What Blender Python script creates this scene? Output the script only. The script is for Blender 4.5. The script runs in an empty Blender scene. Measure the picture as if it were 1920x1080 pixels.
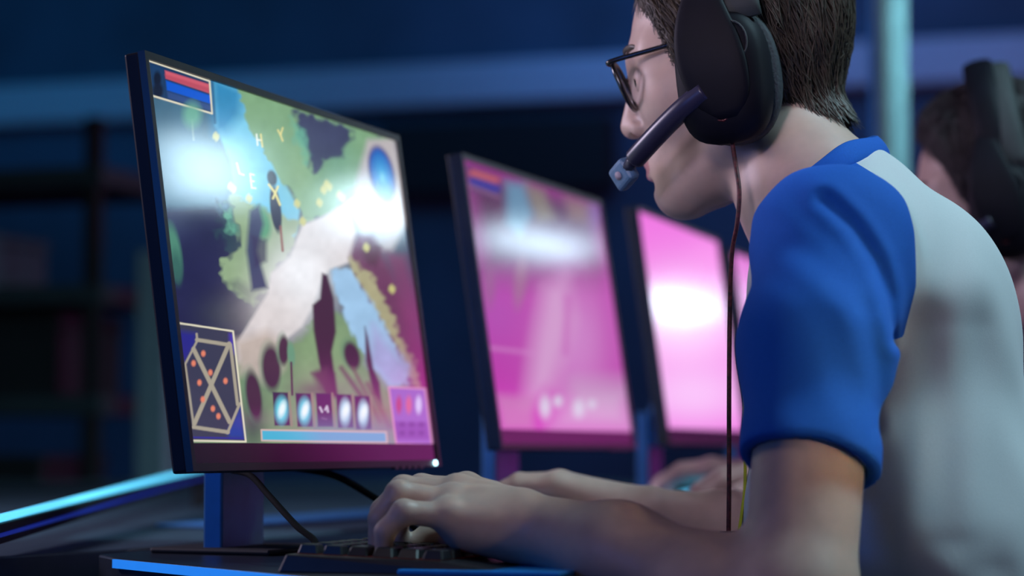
import bpy, bmesh, math, random
import numpy as np
from mathutils import Matrix, Vector
random.seed(7); RNG = np.random.default_rng(7)
C = bpy.context.scene.collection
scene = bpy.context.scene

# ------------------------------------------------------------------ camera, world, light
F_PX, PITCH, CAM_Z = 4584.0, 0.065, 0.84          # focal length in pixels of the 1920x1080 frame
cam_d = bpy.data.cameras.new('camera'); cam = bpy.data.objects.new('camera', cam_d); C.objects.link(cam)
cam_d.sensor_width = 36.0; cam_d.lens = F_PX / 1920 * 36.0
cam.location = (0, 0, CAM_Z); cam.rotation_euler = (math.pi / 2 + PITCH, 0, 0)
cam_d.clip_start = 0.05
cam_d.dof.use_dof = True; cam_d.dof.focus_distance = 1.92; cam_d.dof.aperture_fstop = 4.0
scene.camera = cam
vs = scene.view_settings
vs.view_transform = 'Standard'; vs.look = 'None'; vs.exposure = 0.0; vs.gamma = 1.0; vs.use_curve_mapping = False
scene.cycles.use_denoising = True
scene.cycles.max_bounces = 6
world = bpy.data.worlds.new('world'); scene.world = world; world.use_nodes = True
world.node_tree.nodes['Background'].inputs[0].default_value = (0.10, 0.22, 0.60, 1)
world.node_tree.nodes['Background'].inputs[1].default_value = 0.010

M1 = np.array([-.177, 2.104, CAM_Z + .142])       # centre of the nearest screen
YAW = .315
UD = np.array([math.sin(YAW), math.cos(YAW), 0.]) # along the row of desks, away from the camera
ND = np.array([math.cos(YAW), -math.sin(YAW), 0.])# from the screens towards the players
ZD = np.array([0, 0, 1.])
def RN(u, n, z):                                  # row coordinates -> world
    q = M1 + UD * u + ND * n; return np.array([q[0], q[1], z])
def ray(px, py):
    x = (px - 960) / F_PX; z = (540 - py) / F_PX; c, s = math.cos(PITCH), math.sin(PITCH)
    d = np.array([x, c - z * s, s + z * c]); return d / d[1]
def P(px, py, depth):                             # a pixel and its distance -> world
    return ray(px, py) * depth + np.array([0, 0, CAM_Z])
def proj(p):
    q = np.asarray(p, float) - np.array([0, 0, CAM_Z]); c, s = math.cos(PITCH), math.sin(PITCH)
    d = q[..., 1] * c + q[..., 2] * s; z = -q[..., 1] * s + q[..., 2] * c
    return 960 + F_PX * q[..., 0] / d, 540 - F_PX * z / d

def area_light(name, loc, target, size, power, color, size_y=None, spread=math.pi):
    l = bpy.data.lights.new(name, 'AREA'); l.energy = power; l.color = color; l.size = size; l.spread = spread
    if size_y: l.shape = 'RECTANGLE'; l.size_y = size_y
    o = bpy.data.objects.new(name, l); C.objects.link(o); o.location = loc
    o.rotation_euler = (Vector(target) - Vector(loc)).to_track_quat('-Z', 'Y').to_euler(); return o
# cool stage light above and behind the players
area_light('stage_light_key', (1.55, 2.05, 2.85), (.35, 1.9, 1.05), .5, 46, (.52, .86, 1.0))
# warm house light from the right
area_light('house_light_warm', (2.5, 1.45, 1.15), (.25, 1.68, .95), .35, 2.2, (1.0, .76, .42))
area_light('arm_fill_warm', (1.35, .75, 1.0), (.23, 1.68, .90), .12, .05, (1.0, .80, .55), spread=.20)  # added narrow lamp, aimed to warm the arm and miss the shirt
# unseen violet fills added to brighten the faces
area_light('face_fill_violet', (-1.9, 2.75, 1.75), (.2, 2.0, 1.10), .4, 27, (.86, .74, 1.0))
area_light('face_fill_lilac', (-.55, .30, 1.75), (.13, 2.0, 1.20), .3, .30, (.92, .80, 1.0), spread=.40)  # narrow fill added for the cheek
# dim rosy fill added above the desks to lift the arms
area_light('arm_fill_rose', (-.6, .5, 2.9), (.1, 1.9, .85), .8, 5.5, (1.0, .76, .82))
# blue wash from the left across the desks
area_light('stage_light_blue', (-1.35, .7, 1.15), (.0, 2.6, .85), .3, 3.5, (.02, .20, 1.0))
area_light('shirt_fill_blue', (1.9, .55, .35), (.45, 1.8, .80), .3, 1.6, (.03, .25, 1.0))  # unseen lamp added low to tint the lower shirt blue
# blue washes on the far wall and the post
area_light('wall_wash_blue', tuple(RN(11.2, -3.1, 4.1)), tuple(RN(12.5, -3.1, 3.0)), 1.0, 11, (.09, .30, .80))
area_light('wall_wash_violet', tuple(RN(10.2, -1.2, 4.3)), tuple(RN(12.5, -1.2, 3.0)), 1.4, 34, (.17, .36, .90))
area_light('wall_wash_teal', tuple(RN(9.0, -6.8, 4.2)), tuple(RN(12.4, -6.6, 2.2)), 1.2, 40, (.03, .36, .75))
area_light('post_light', (2.2, 3.6, 2.6), (.81, 5.2, 1.7), .3, 3, (.40, .88, 1.0), spread=.6)

# ------------------------------------------------------------------ materials
MATS = {}
def mat(name, col, rough=.5, metal=0., emit=None, strength=0., spec=.5, var=.12, scale=40., bump=0., coat=0., sss=0.):
    if name in MATS: return MATS[name]
    m = bpy.data.materials.new(name); m.use_nodes = True; nt = m.node_tree; b = nt.nodes['Principled BSDF']
    tc = nt.nodes.new('ShaderNodeTexCoord'); nz = nt.nodes.new('ShaderNodeTexNoise'); nz.inputs['Scale'].default_value = scale
    nz.inputs['Detail'].default_value = 4
    nt.links.new(tc.outputs['Object'], nz.inputs['Vector'])
    rp = nt.nodes.new('ShaderNodeValToRGB')
    a = [max(0, c * (1 - var)) for c in col]; z = [min(1, c * (1 + var)) for c in col]
    rp.color_ramp.elements[0].color = (*a, 1); rp.color_ramp.elements[1].color = (*z, 1)
    rp.color_ramp.elements[0].position = .3; rp.color_ramp.elements[1].position = .7
    nt.links.new(nz.outputs['Fac'], rp.inputs['Fac']); nt.links.new(rp.outputs['Color'], b.inputs['Base Color'])
    b.inputs['Roughness'].default_value = rough; b.inputs['Metallic'].default_value = metal
    b.inputs['Specular IOR Level'].default_value = spec; b.inputs['Coat Weight'].default_value = coat
    if sss:
        b.inputs['Subsurface Weight'].default_value = sss; b.inputs['Subsurface Radius'].default_value = (.012, .005, .003)
        b.inputs['Subsurface Scale'].default_value = .5
    if emit: b.inputs['Emission Color'].default_value = (*emit, 1); b.inputs['Emission Strength'].default_value = strength
    if bump:
        bp = nt.nodes.new('ShaderNodeBump'); bp.inputs['Strength'].default_value = bump; bp.inputs['Distance'].default_value = .002
        nt.links.new(nz.outputs['Fac'], bp.inputs['Height']); nt.links.new(bp.outputs['Normal'], b.inputs['Normal'])
    MATS[name] = m; return m
def attr_screen(name, strength=1.0, rough=.10):
    m = bpy.data.materials.new(name); m.use_nodes = True; nt = m.node_tree; b = nt.nodes['Principled BSDF']
    at = nt.nodes.new('ShaderNodeAttribute'); at.attribute_name = 'picture'
    b.inputs['Base Color'].default_value = (.004, .004, .006, 1); b.inputs['Roughness'].default_value = rough
    b.inputs['Specular IOR Level'].default_value = .5
    nt.links.new(at.outputs['Color'], b.inputs['Emission Color']); b.inputs['Emission Strength'].default_value = strength
    return m
def glass_mat():
    m = bpy.data.materials.new('lens_glass'); m.use_nodes = True; nt = m.node_tree; nt.nodes.clear()
    o = nt.nodes.new('ShaderNodeOutputMaterial'); mx = nt.nodes.new('ShaderNodeMixShader'); lw = nt.nodes.new('ShaderNodeLayerWeight'); lw.inputs[0].default_value = .5
    pw = nt.nodes.new('ShaderNodeMath'); pw.operation = 'POWER'; pw.inputs[1].default_value = 4.0; ad = nt.nodes.new('ShaderNodeMath'); ad.operation = 'MULTIPLY_ADD'; ad.inputs[1].default_value = .5; ad.inputs[2].default_value = .03
    tr = nt.nodes.new('ShaderNodeBsdfTransparent'); gl = nt.nodes.new('ShaderNodeBsdfGlossy'); gl.inputs['Roughness'].default_value = .03
    tr.inputs['Color'].default_value = (.90, .92, .95, 1)
    nt.links.new(lw.outputs['Facing'], pw.inputs[0]); nt.links.new(pw.outputs[0], ad.inputs[0]); nt.links.new(ad.outputs[0], mx.inputs[0])
    nt.links.new(tr.outputs[0], mx.inputs[1]); nt.links.new(gl.outputs[0], mx.inputs[2]); nt.links.new(mx.outputs[0], o.inputs[0]); return m

BLACK = mat('black_plastic', (.010, .011, .014), .38, var=.2, scale=60)
MATTE = mat('matte_black', (.006, .006, .008), .7, var=.2)
NAVYP = mat('navy_plastic', (.006, .010, .022), .55, var=.1, spec=.25)
CHIN = mat('glossy_chin', (.02, .014, .022), .22, spec=.9)
STAND = mat('stand_metal', (.06, .20, .42), .38, metal=.3)
SKIN = mat('skin', (.56, .40, .33), .46, var=.05, scale=90, sss=.12, spec=.4)
SKIN2 = mat('skin_neighbour', (.42, .29, .26), .5, var=.05, scale=90)
LIPM = mat('lips', (.46, .20, .20), .4)
HAIRM = mat('brown_hair', (.036, .024, .017), .5, var=.4, scale=200)
HAIRC = mat('brown_hair_strand', (.062, .047, .035), .45, var=.45, scale=60)
HAIR2 = mat('dark_hair', (.022, .016, .020), .5, var=.4, scale=200)
SHIRTW = mat('white_cotton', (.62, .66, .68), .85, var=.03, scale=700, bump=.05, spec=.2)
SHIRTB = mat('blue_cotton', (.012, .115, .52), .85, var=.06, scale=700, bump=.05, spec=.2)
SHIRT2 = mat('dark_cotton', (.05, .055, .075), .85, var=.06)
DENIM = mat('dark_denim', (.02, .028, .05), .9)
EYEW = mat('eye_white', (.7, .7, .7), .2); IRIS = mat('iris', (.03, .02, .015), .15)

# ------------------------------------------------------------------ mesh helpers
def frame(o, x, y, z):
    m = Matrix.Identity(4)
    for i, v in enumerate((x, y, z)):
        for j in range(3): m[j][i] = float(v[j])
    for j in range(3): m[j][3] = float(o[j])
    return m
def empty(name, M=None):
    o = bpy.data.objects.new(name, None); C.objects.link(o); o.empty_display_size = .05
    if M is not None: o.matrix_world = M
    return o
def tag(o, label, cat, group=None):
    o['label'] = label; o['category'] = cat
    if group: o['group'] = group
    return o
def struct(o, label=None):
    o['kind'] = 'structure'
    if label: o['label'] = label
    return o
class MB:
    def __init__(s): s.v = []; s.f = []
    def add(s, v, f):
        n = len(s.v); s.v += [tuple(map(float, q)) for q in v]; s.f += [tuple(i + n for i in q) for q in f]; return s
    def box(s, c, d, ax=None, taper=1.0):
        ax = np.eye(3) if ax is None else np.asarray(ax, float); c = np.asarray(c, float); v = []
        for k in (-1, 1):
            t = taper if k > 0 else 1.0
            for i, j in ((-1, -1), (1, -1), (1, 1), (-1, 1)):
                v.append(c + ax[0] * i * d[0] / 2 * t + ax[1] * j * d[1] / 2 * t + ax[2] * k * d[2] / 2)
        return s.add(v, [(3, 2, 1, 0), (4, 5, 6, 7), (0, 1, 5, 4), (1, 2, 6, 5), (2, 3, 7, 6), (3, 0, 4, 7)])
    def prism(s, pts, z0, z1):
        n = len(pts); v = [(p[0], p[1], z0) for p in pts] + [(p[0], p[1], z1) for p in pts]
        return s.add(v, [tuple(range(n))[::-1], tuple(range(n, 2 * n))] + [(i, (i + 1) % n, n + (i + 1) % n, n + i) for i in range(n)])
    def tube(s, pts, r, seg=10, up=(0, 0, 1), flat=1.0, closed=False):
        pts = np.asarray(pts, float); n = len(pts); rs = r if hasattr(r, '__len__') else [r] * n; v = []
        for i in range(n):
            if closed: t = pts[(i + 1) % n] - pts[i - 1]
            else: t = pts[min(i + 1, n - 1)] - pts[max(i - 1, 0)]
            t = t / (np.linalg.norm(t) + 1e-12); a = np.cross(np.asarray(up, float), t)
            if np.linalg.norm(a) < 1e-3: a = np.cross((1, 0.1, 0), t)
            a /= np.linalg.norm(a); b = np.cross(t, a)
            for k in range(seg):
                w = 2 * math.pi * k / seg; v.append(pts[i] + a * math.cos(w) * rs[i] * flat + b * math.sin(w) * rs[i])
        f = [(i * seg + k, i * seg + (k + 1) % seg, ((i + 1) % n) * seg + (k + 1) % seg, ((i + 1) % n) * seg + k) for i in range(n if closed else n - 1) for k in range(seg)]
        if not closed: f += [tuple(range(seg))[::-1], tuple(range((n - 1) * seg, n * seg))]
        return s.add(v, f)
    def build(s, name, m, parent=None, smooth=False, bevel=0., seg=2):
        me = bpy.data.meshes.new(name); me.from_pydata(s.v, [], s.f); me.update()
        if bevel:
            b = bmesh.new(); b.from_mesh(me)
            bmesh.ops.bevel(b, geom=[e for e in b.edges if e.calc_face_angle(0) > .5], offset=bevel, segments=seg, profile=.5, affect='EDGES')
            b.to_mesh(me); b.free()
        return link(me, name, m, parent, smooth)
def link(me, name, m, parent=None, smooth=False):
    if m is not None: me.materials.append(m)
    if smooth: me.polygons.foreach_set('use_smooth', [True] * len(me.polygons))
    o = bpy.data.objects.new(name, me); C.objects.link(o)
    if parent is not None: o.parent = parent
    return o
def arr_mesh(name, v, f, m, parent=None, smooth=True):
    me = bpy.data.meshes.new(name); v = np.asarray(v, np.float32); f = np.asarray(f, np.int32); k = f.shape[1]
    me.vertices.add(len(v)); me.vertices.foreach_set('co', v.ravel())
    me.loops.add(f.size); me.loops.foreach_set('vertex_index', f.ravel())
    me.polygons.add(len(f)); me.polygons.foreach_set('loop_start', np.arange(0, f.size, k, dtype=np.int32))
    me.update(calc_edges=True); me.validate()
    return link(me, name, m, parent, smooth)
def copy_tree(o, parent=None):
    c = o.copy(); C.objects.link(c); c.parent = parent
    for ch in list(o.children): copy_tree(ch, c)
    return c
def spline(pts, n=24):
    pts = np.asarray(pts, float); m = len(pts); out = []
    for i in range(m - 1):
        p0, p1, p2, p3 = pts[max(i - 1, 0)], pts[i], pts[i + 1], pts[min(i + 2, m - 1)]
        for t in np.linspace(0, 1, n, endpoint=False):
            out.append(.5 * ((2 * p1) + (-p0 + p2) * t + (2 * p0 - 5 * p1 + 4 * p2 - p3) * t * t + (-p0 + 3 * p1 - 3 * p2 + p3) * t ** 3))
    out.append(pts[-1]); return np.array(out)

# ------------------------------------------------------------------ the hall
def wallmat(name, c, **k): return mat(name, c, .8, **k)
DESK_Z = .75
def slab(name, u0, u1, n0, n1, z0, z1, m, label, bevel=0):
    b = MB(); b.prism([RN(u0, n0, 0)[:2], RN(u0, n1, 0)[:2], RN(u1, n1, 0)[:2], RN(u1, n0, 0)[:2]], z0, z1)
    return struct(b.build(name, m, bevel=bevel), label)
slab('floor', -4, 12.7, -8.2, 3.2, -.1, 0, wallmat('dark_carpet', (.02, .025, .045), scale=200), 'dark carpet floor of the gaming hall')
slab('ceiling', -4, 12.7, -8.2, 3.2, 4.6, 4.7, wallmat('ceiling_black', (.02, .02, .03)), 'black ceiling of the hall')
slab('wall_back', 12.5, 12.7, -8.2, 3.2, 0, 4.6, wallmat('wall_navy', (.045, .085, .15), scale=.8, var=.35), 'dark blue far wall behind the monitors')
slab('wall_left', -4, 12.5, -8.2, -8.0, 0, 4.6, wallmat('wall_teal', (.05, .09, .12), scale=1.0, var=.3), 'dark teal side wall')
slab('wall_right', -4, 12.5, 3.0, 3.2, 0, 4.6, wallmat('wall_dark', (.04, .04, .06)), 'dark wall behind the players')
slab('wall_front', -4.2, -4, -8.2, 3.2, 0, 4.6, wallmat('wall_dark', (.04, .04, .06)), 'dark wall behind the photographer')
slab('trim_1', 12.35, 12.5, -7.9, 3.0, 2.98, 3.24, wallmat('trim_grey', (.42, .50, .62)), 'pale blue-grey band running along the far wall', .01)
slab('trim_2', 12.3, 12.5, -4.7, -3.2, 2.42, 2.86, wallmat('trim_black', (.006, .007, .012)), 'black strip below the pale band on the far wall', .01)  # black slab fixed to the wall face

# ------------------------------------------------------------------ screen painting (flat picture, stored per vertex)
def lin(c):
    c = np.asarray(c, float) / 255.; return np.where(c <= .04045, c / 12.92, ((c + .055) / 1.055) ** 2.4)
class Paint:
    def __init__(s, x, y, base): s.x, s.y = x, y; s.c = np.tile(lin(base), (len(x), 1))
    def mix(s, a, col):
        col = lin(col) if not isinstance(col, np.ndarray) else col
        s.c = s.c * (1 - a[:, None]) + col * a[:, None]
    def sd_poly(s, pts):
        pts = np.asarray(pts, float); d = np.full(len(s.x), 1e9); inside = np.zeros(len(s.x), bool)
        for i in range(len(pts)):
            a, b = pts[i - 1], pts[i]; e = b - a; wx, wy = s.x - a[0], s.y - a[1]
            t = np.clip((wx * e[0] + wy * e[1]) / (e @ e + 1e-9), 0, 1); d = np.minimum(d, (wx - e[0] * t) ** 2 + (wy - e[1] * t) ** 2)
            c = (a[1] > s.y) != (b[1] > s.y)
            with np.errstate(divide='ignore', invalid='ignore'):
                inside ^= c & (s.x < (b[0] - a[0]) * (s.y - a[1]) / (b[1] - a[1]) + a[0])
        return np.sqrt(d) * np.where(inside, -1, 1)
    def noise(s, cell, seed=3):
        r = np.random.default_rng(seed + int(cell * 10)).uniform(-1, 1, (256, 256)); u, v = s.x / cell, s.y / cell; i, j = np.floor(u).astype(int), np.floor(v).astype(int); a, b = u - i, v - j
        a, b = a * a * (3 - 2 * a), b * b * (3 - 2 * b); g = lambda p, q: r[p % 256, q % 256]
        return (g(i, j) * (1 - a) + g(i + 1, j) * a) * (1 - b) + (g(i, j + 1) * (1 - a) + g(i + 1, j + 1) * a) * b
    def poly(s, pts, col, soft=3.0, alpha=1., wob=0.):
        d = s.sd_poly(pts)
        if wob: d = d + wob * 2.4 * s.noise(9.) + wob * 2 * s.noise(22.)
        s.mix(alpha * np.clip(.5 - d / (2 * soft), 0, 1), col)
    def line(s, pts, w, col, soft=1.2, alpha=1.):
        pts = np.asarray(pts, float); d = np.full(len(s.x), 1e9)
        for a, b in zip(pts[:-1], pts[1:]):
            e = b - a; wx, wy = s.x - a[0], s.y - a[1]; t = np.clip((wx * e[0] + wy * e[1]) / (e @ e + 1e-9), 0, 1)
            d = np.minimum(d, (wx - e[0] * t) ** 2 + (wy - e[1] * t) ** 2)
        s.mix(alpha * np.clip(.5 - (np.sqrt(d) - w / 2) / (2 * soft), 0, 1), col)
    def ell(s, cx, cy, rx, ry, col, rot=0., soft=.12, alpha=1.):
        c, q = math.cos(rot), math.sin(rot); dx, dy = s.x - cx, s.y - cy
        r = np.hypot((dx * c + dy * q) / rx, (-dx * q + dy * c) / ry); s.mix(alpha * np.clip(.5 - (r - 1) / (2 * soft), 0, 1), col)
    def glow(s, cx, cy, rx, ry, col, alpha=1.):
        s.mix(alpha * np.exp(-(((s.x - cx) / rx) ** 2 + ((s.y - cy) / ry) ** 2)), col)

def paint_near(x, y):
    p = Paint(x, y, (62, 78, 100))
    p.poly([(270, 90), (420, 150), (440, 420), (290, 420)], (66, 106, 132), 14)
    p.poly([(395, 140), (470, 170), (480, 250), (530, 335), (562, 395), (556, 440), (530, 475), (500, 420), (468, 400), (440, 372), (432, 300), (402, 235)], (112, 192, 222), 3)
    p.poly([(395, 140), (455, 168), (452, 215), (425, 250), (400, 250)], (38, 132, 186), 14, .9)
    p.poly([(448, 165), (740, 262), (700, 300), (656, 372), (612, 404), (566, 414), (552, 365), (512, 318), (486, 262), (462, 220)], (126, 166, 126), 3, wob=2)
    p.glow(630, 300, 40, 50, (104, 152, 130), .7); p.glow(560, 330, 26, 40, (138, 172, 128), .6)
    p.poly([(552, 208), (660, 246), (640, 290), (608, 300), (588, 334), (578, 296), (562, 255)], (60, 64, 98), 5, wob=2.5)
    p.poly([(545, 222), (566, 246), (582, 290), (574, 306), (556, 270)], (104, 176, 150), 6, .8, wob=2)
    p.poly([(282, 395), (405, 385), (430, 420), (452, 470), (425, 500), (430, 540), (474, 580), (450, 640), (330, 620)], (36, 37, 78), 8)
    p.glow(420, 590, 50, 36, (58, 64, 80), .8); p.glow(320, 420, 40, 30, (56, 66, 104), .7)
    p.poly([(434, 361), (468, 384), (544, 414), (566, 414), (544, 475), (506, 505), (502, 543), (474, 572), (440, 545), (420, 522), (415, 488), (445, 466), (437, 406)], (142, 168, 130), 5, wob=2.5)
    p.poly([(405, 375), (430, 390), (450, 460), (430, 480), (412, 440)], (40, 62, 82), 5, wob=3); p.poly([(412, 385), (428, 394), (442, 440), (426, 432)], (104, 176, 148), 5, .85, wob=2.5)
    p.poly([(468, 566), (440, 545), (424, 530), (446, 522), (470, 540), (496, 540)], (92, 112, 96), 7, .8)
    p.poly([(690, 262), (740, 262), (772, 400), (735, 470), (690, 470), (660, 400), (668, 340)], (190, 182, 186), 7)
    p.glow(700, 400, 34, 60, (182, 206, 226), .9)  # bluish-white lamp glare painted into the picture
    p.poly([(661, 372), (654, 399), (668, 437), (661, 490), (620, 505), (604, 520), (586, 574), (566, 612), (506, 660), (468, 715), (447, 720), (445, 642), (468, 604), (502, 551), (508, 513), (544, 482), (566, 422), (604, 406)], (214, 206, 208), 4)
    p.glow(560, 525, 66, 80, (246, 248, 254), .97); p.glow(520, 590, 60, 60, (214, 206, 204), .6)
    p.poly([(655, 482), (668, 440), (700, 440), (728, 500), (775, 600), (812, 740), (790, 800), (740, 700), (690, 580)], (112, 62, 98), 7)
    p.poly([(656, 486), (690, 505), (734, 590), (772, 670), (795, 740), (764, 705), (734, 640), (690, 560), (656, 512)], (172, 166, 132), 5, wob=2.5)
    p.poly([(430, 690), (520, 650), (566, 640), (600, 580), (640, 590), (760, 715), (800, 840), (350, 840), (350, 690)], (124, 150, 116), 7, wob=2)
    p.poly([(440, 640), (500, 620), (530, 640), (530, 690), (500, 720), (450, 700)], (188, 174, 166), 12)
    p.poly([(620, 505), (658, 503), (696, 566), (734, 634), (766, 688), (764, 720), (734, 724), (696, 690), (668, 642), (642, 581), (627, 536)], (158, 196, 230), 4, wob=1.5)
    p.poly([(700, 610), (766, 688), (764, 722), (734, 726), (690, 680)], (168, 162, 214), 14, .85)
    p.poly([(560, 640), (600, 600), (640, 620), (660, 700), (600, 740), (560, 720)], (132, 160, 120), 14, .9)
    p.c *= (1 + .06 * p.noise(26.) + .04 * p.noise(11.))[:, None]
    p.poly([(330, 606), (432, 622), (460, 826), (356, 828)], (52, 56, 78), 2)
    p.glow(474, 790, 26, 60, (56, 62, 72), .8)
    dk, dk2 = (72, 42, 68), (82, 46, 76)
    for cx, cy, rx, ry, r in ((476, 742, 14, 46, -.14), (509, 690, 17, 42, -.06), (532, 657, 9, 27, 0), (660, 667, 14, 26, -.25)):
        p.ell(cx - 3, cy - 3, rx + 2, ry + 2, (92, 132, 108), r, .3, .7); p.ell(cx, cy, rx, ry, dk, r, .22)
    p.ell(546, 664, 7, 22, (104, 150, 124), -.1, .3)
    p.poly([(586, 572), (600, 560), (604, 512), (614, 516), (626, 560), (630, 622), (622, 660), (632, 742), (612, 738), (598, 680), (588, 620)], dk, 3)
    p.poly([(612, 690), (585, 700), (620, 740), (632, 744), (628, 700)], dk2, 5, .9)
    p.poly([(684, 612), (690, 632), (700, 690), (712, 718), (716, 760), (700, 738), (686, 676)], dk2, 3)
    p.line([(546, 680), (548, 740)], 4, dk2); p.line([(640, 690), (690, 760)], 9, (100, 66, 86), 4, .8); p.line([(690, 720), (730, 800)], 9, (110, 72, 86), 5, .8)
    p.line([(662, 690), (712, 790)], 6, (112, 74, 88), 4, .8); p.poly([(586, 700), (612, 690), (628, 744), (606, 740)], (96, 62, 84), 8, .8); p.glow(590, 730, 40, 16, (84, 60, 78), .6)
    p.glow(720, 790, 30, 40, (150, 110, 110), .6)
    p.ell(326, 472, 13, 50, (78, 136, 116), -.15, .3); p.ell(331, 500, 10, 30, (50, 92, 90), -.1, .5, .8)
    p.ell(490, 418, 17, 32, (98, 160, 128), -.2, .3); p.poly([(468, 395), (486, 384), (494, 420), (482, 470), (502, 540), (472, 545), (462, 470)], (66, 72, 108), 5)
    p.poly([(470, 440), (500, 450), (500, 490), (478, 500)], (60, 52, 92), 5, .8)
    p.ell(510, 334, 9, 15, (36, 40, 62), -.2, .2); p.ell(517, 392, 10, 44, (44, 44, 74), -.12, .15); p.line([(526, 425), (530, 470)], 4, (150, 92, 96), 2)
    p.poly([(690, 450), (716, 462), (706, 500), (690, 496), (676, 470)], (92, 50, 78), 5); p.poly([(720, 470), (760, 480), (790, 610), (760, 600)], (128, 66, 108), 9, .8)
    for (cx, cy, n) in ((560, 388, 2), (616, 352, 3), (602, 386, 2), (640, 372, 3), (660, 395, 2), (610, 362, 2), (690, 470, 2), (738, 548, 2), (408, 262, 2), (436, 356, 3), (470, 378, 2), (571, 421, 2), (700, 420, 2)):
        for k in range(n): p.ell(cx + (k * 37 % 11) - 5, cy + (k * 23 % 19) - 8, 4, 7, (206, 204, 130), .3, .4, .85)
    yl, wh = (226, 216, 140), (232, 238, 226)                       # floating letters
    p.line([(481, 252), (483, 272)], 3, wh); p.line([(482, 262), (490, 263)], 3, wh); p.line([(489, 252), (492, 275)], 3, yl)
    p.line([(521, 244), (526, 253)], 3, yl); p.line([(530, 240), (526, 253), (530, 264)], 3, yl)
    p.line([(444, 306), (449, 325), (457, 328)], 3, wh)
    p.line([(476, 328), (469, 326), (472, 352), (479, 353)], 3, wh); p.line([(470, 339), (476, 340)], 3, wh)
    p.line([(504, 346), (516, 362), (525, 384)], 4, yl); p.line([(521, 350), (512, 372)], 4, yl)
    # orb in the corner of the picture
    p.poly([(690, 268), (734, 262), (744, 320), (742, 390), (722, 388), (696, 350)], (186, 178, 180), 4, .9)
    p.ell(716, 327, 24, 55, (92, 84, 130), -.22, .12); p.ell(716, 327, 20, 49, (24, 92, 186), -.22, .12); p.ell(717, 330, 13, 32, (30, 150, 214), -.22, .5, .9); p.ell(717, 332, 4, 9, (92, 190, 220), -.22, .6)
    # status frame
    bd = (226, 220, 196)
    fr = [(277, 113), (393, 152), (398, 213), (284, 179)]
    p.poly(fr, (24, 56, 96), 1.5); p.poly([(283, 120), (306, 128), (310, 186), (288, 180)], (28, 62, 104), 3)
    p.ell(295, 148, 7, 14, (16, 26, 48), 0, .3); p.ell(296, 170, 10, 14, (18, 28, 52), 0, .3)
    p.poly([(309, 132), (392, 158), (393, 175), (311, 147)], (206, 92, 110), 1.6); p.poly([(309, 139), (392, 165), (393, 174), (311, 147)], (178, 70, 92), 2, .7)
    p.poly([(311, 151), (394, 179), (395, 195), (313, 169)], (14, 88, 210), 1.6); p.poly([(313, 171), (395, 197), (396, 208), (315, 184)], (46, 74, 132), 2)
    p.line(fr + fr[:1], 3.4, bd, 1)
    p.line([(398, 152), (403, 230)], 5, (30, 84, 130), 2, .8); p.line([(360, 225), (363, 262)], 3, (150, 170, 160), 2, .6); p.ell(360, 215, 16, 22, (108, 176, 150), 0, .5, .85)
    # small map
    mp = [(330, 605), (437, 621), (461, 828), (357, 826)]
    Z = lambda a: [(300 + q[0] / 3.177, 560 + q[1] / 3.177) for q in a]
    p.poly(mp, (58, 60, 84), 1.5); p.poly(Z([(105, 190), (215, 205), (215, 260), (150, 380), (120, 330)]), (40, 40, 140), 6, .9)
    p.poly(Z([(400, 800), (480, 640), (505, 830), (420, 830)]), (34, 66, 160), 6, .9); p.poly(Z([(412, 210), (435, 210), (445, 330), (415, 270)]), (70, 50, 180), 4, .9)
    be = (166, 158, 142)
    for pts, w in (([(218, 210), (222, 250), (150, 390), (200, 750)], 4), ([(220, 245), (410, 275)], 7), ([(412, 268), (205, 745)], 8), ([(200, 300), (415, 735)], 8), ([(200, 765), (405, 795)], 7), ([(420, 275), (462, 630)], 6), ([(402, 800), (475, 625)], 5)):
        p.line(Z(pts), w, be, 1.2)
    for q in ((258, 327), (200, 385), (300, 440), (235, 500), (390, 490), (255, 600), (315, 655), (348, 700)):
        a = Z([q])[0]; p.ell(a[0], a[1], 4, 5.5, (226, 130, 104), 0, .4)
    p.line(mp + mp[:1], 3.2, bd, 1); p.line([(334, 612), (358, 820), (456, 822)], 2.5, (46, 40, 170), 1.2, .8)
    # ability squares and the blue bar
    for k, (cx, cy) in enumerate(((527, 767), (570, 769), (608, 769), (646, 771), (680, 774))):
        q = [(cx - 16, cy - 32), (cx + 13, cy - 31), (cx + 17, cy + 31), (cx - 12, cy + 31)]
        p.poly(q, (62, 40, 78), 1.6)
        if k != 2: p.ell(cx + 1, cy + 2, 12 - k * .6, 24, (96, 206, 226) if k < 2 else (170, 214, 232), 0, .35); p.ell(cx + 2, cy, 6, 14, (232, 250, 252), .25, .5)
        else: p.line([(600, 764), (604, 772)], 4, (196, 190, 210)); p.line([(610, 768), (613, 762), (615, 772)], 4, (196, 190, 210)); p.line([(604, 784), (612, 786)], 3, (110, 84, 120))
        p.line([(cx + 15, cy - 31), (cx + 20, cy + 31)], 4, (150, 132, 118), 1.5, .8)
    br = [(490, 806), (724, 810), (726, 830), (491, 826)]
    p.poly(br, (70, 178, 212), 1.5); p.poly([(600, 808), (722, 811), (724, 829), (602, 828)], (112, 148, 196), 40, .8); p.line(br + br[:1], 3, (206, 180, 172), 1)
    # panel in the lower corner
    pn = [(729, 726), (797, 729), (810, 834), (743, 832)]
    p.glow(815, 690, 45, 140, (164, 36, 132), .85); p.glow(780, 600, 26, 90, (140, 64, 118), .5)  # mirrored magenta haze painted along the right edge
    p.poly(pn, (146, 104, 190), 1.5); p.poly([(736, 790), (800, 792), (806, 824), (742, 823)], (128, 84, 170), 3)
    for k, c in enumerate(((176, 74, 120), (206, 104, 140), (206, 200, 240))): p.ell(748 + k * 18.5, 759, 5.5, 16, c, 0, .4)
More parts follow.
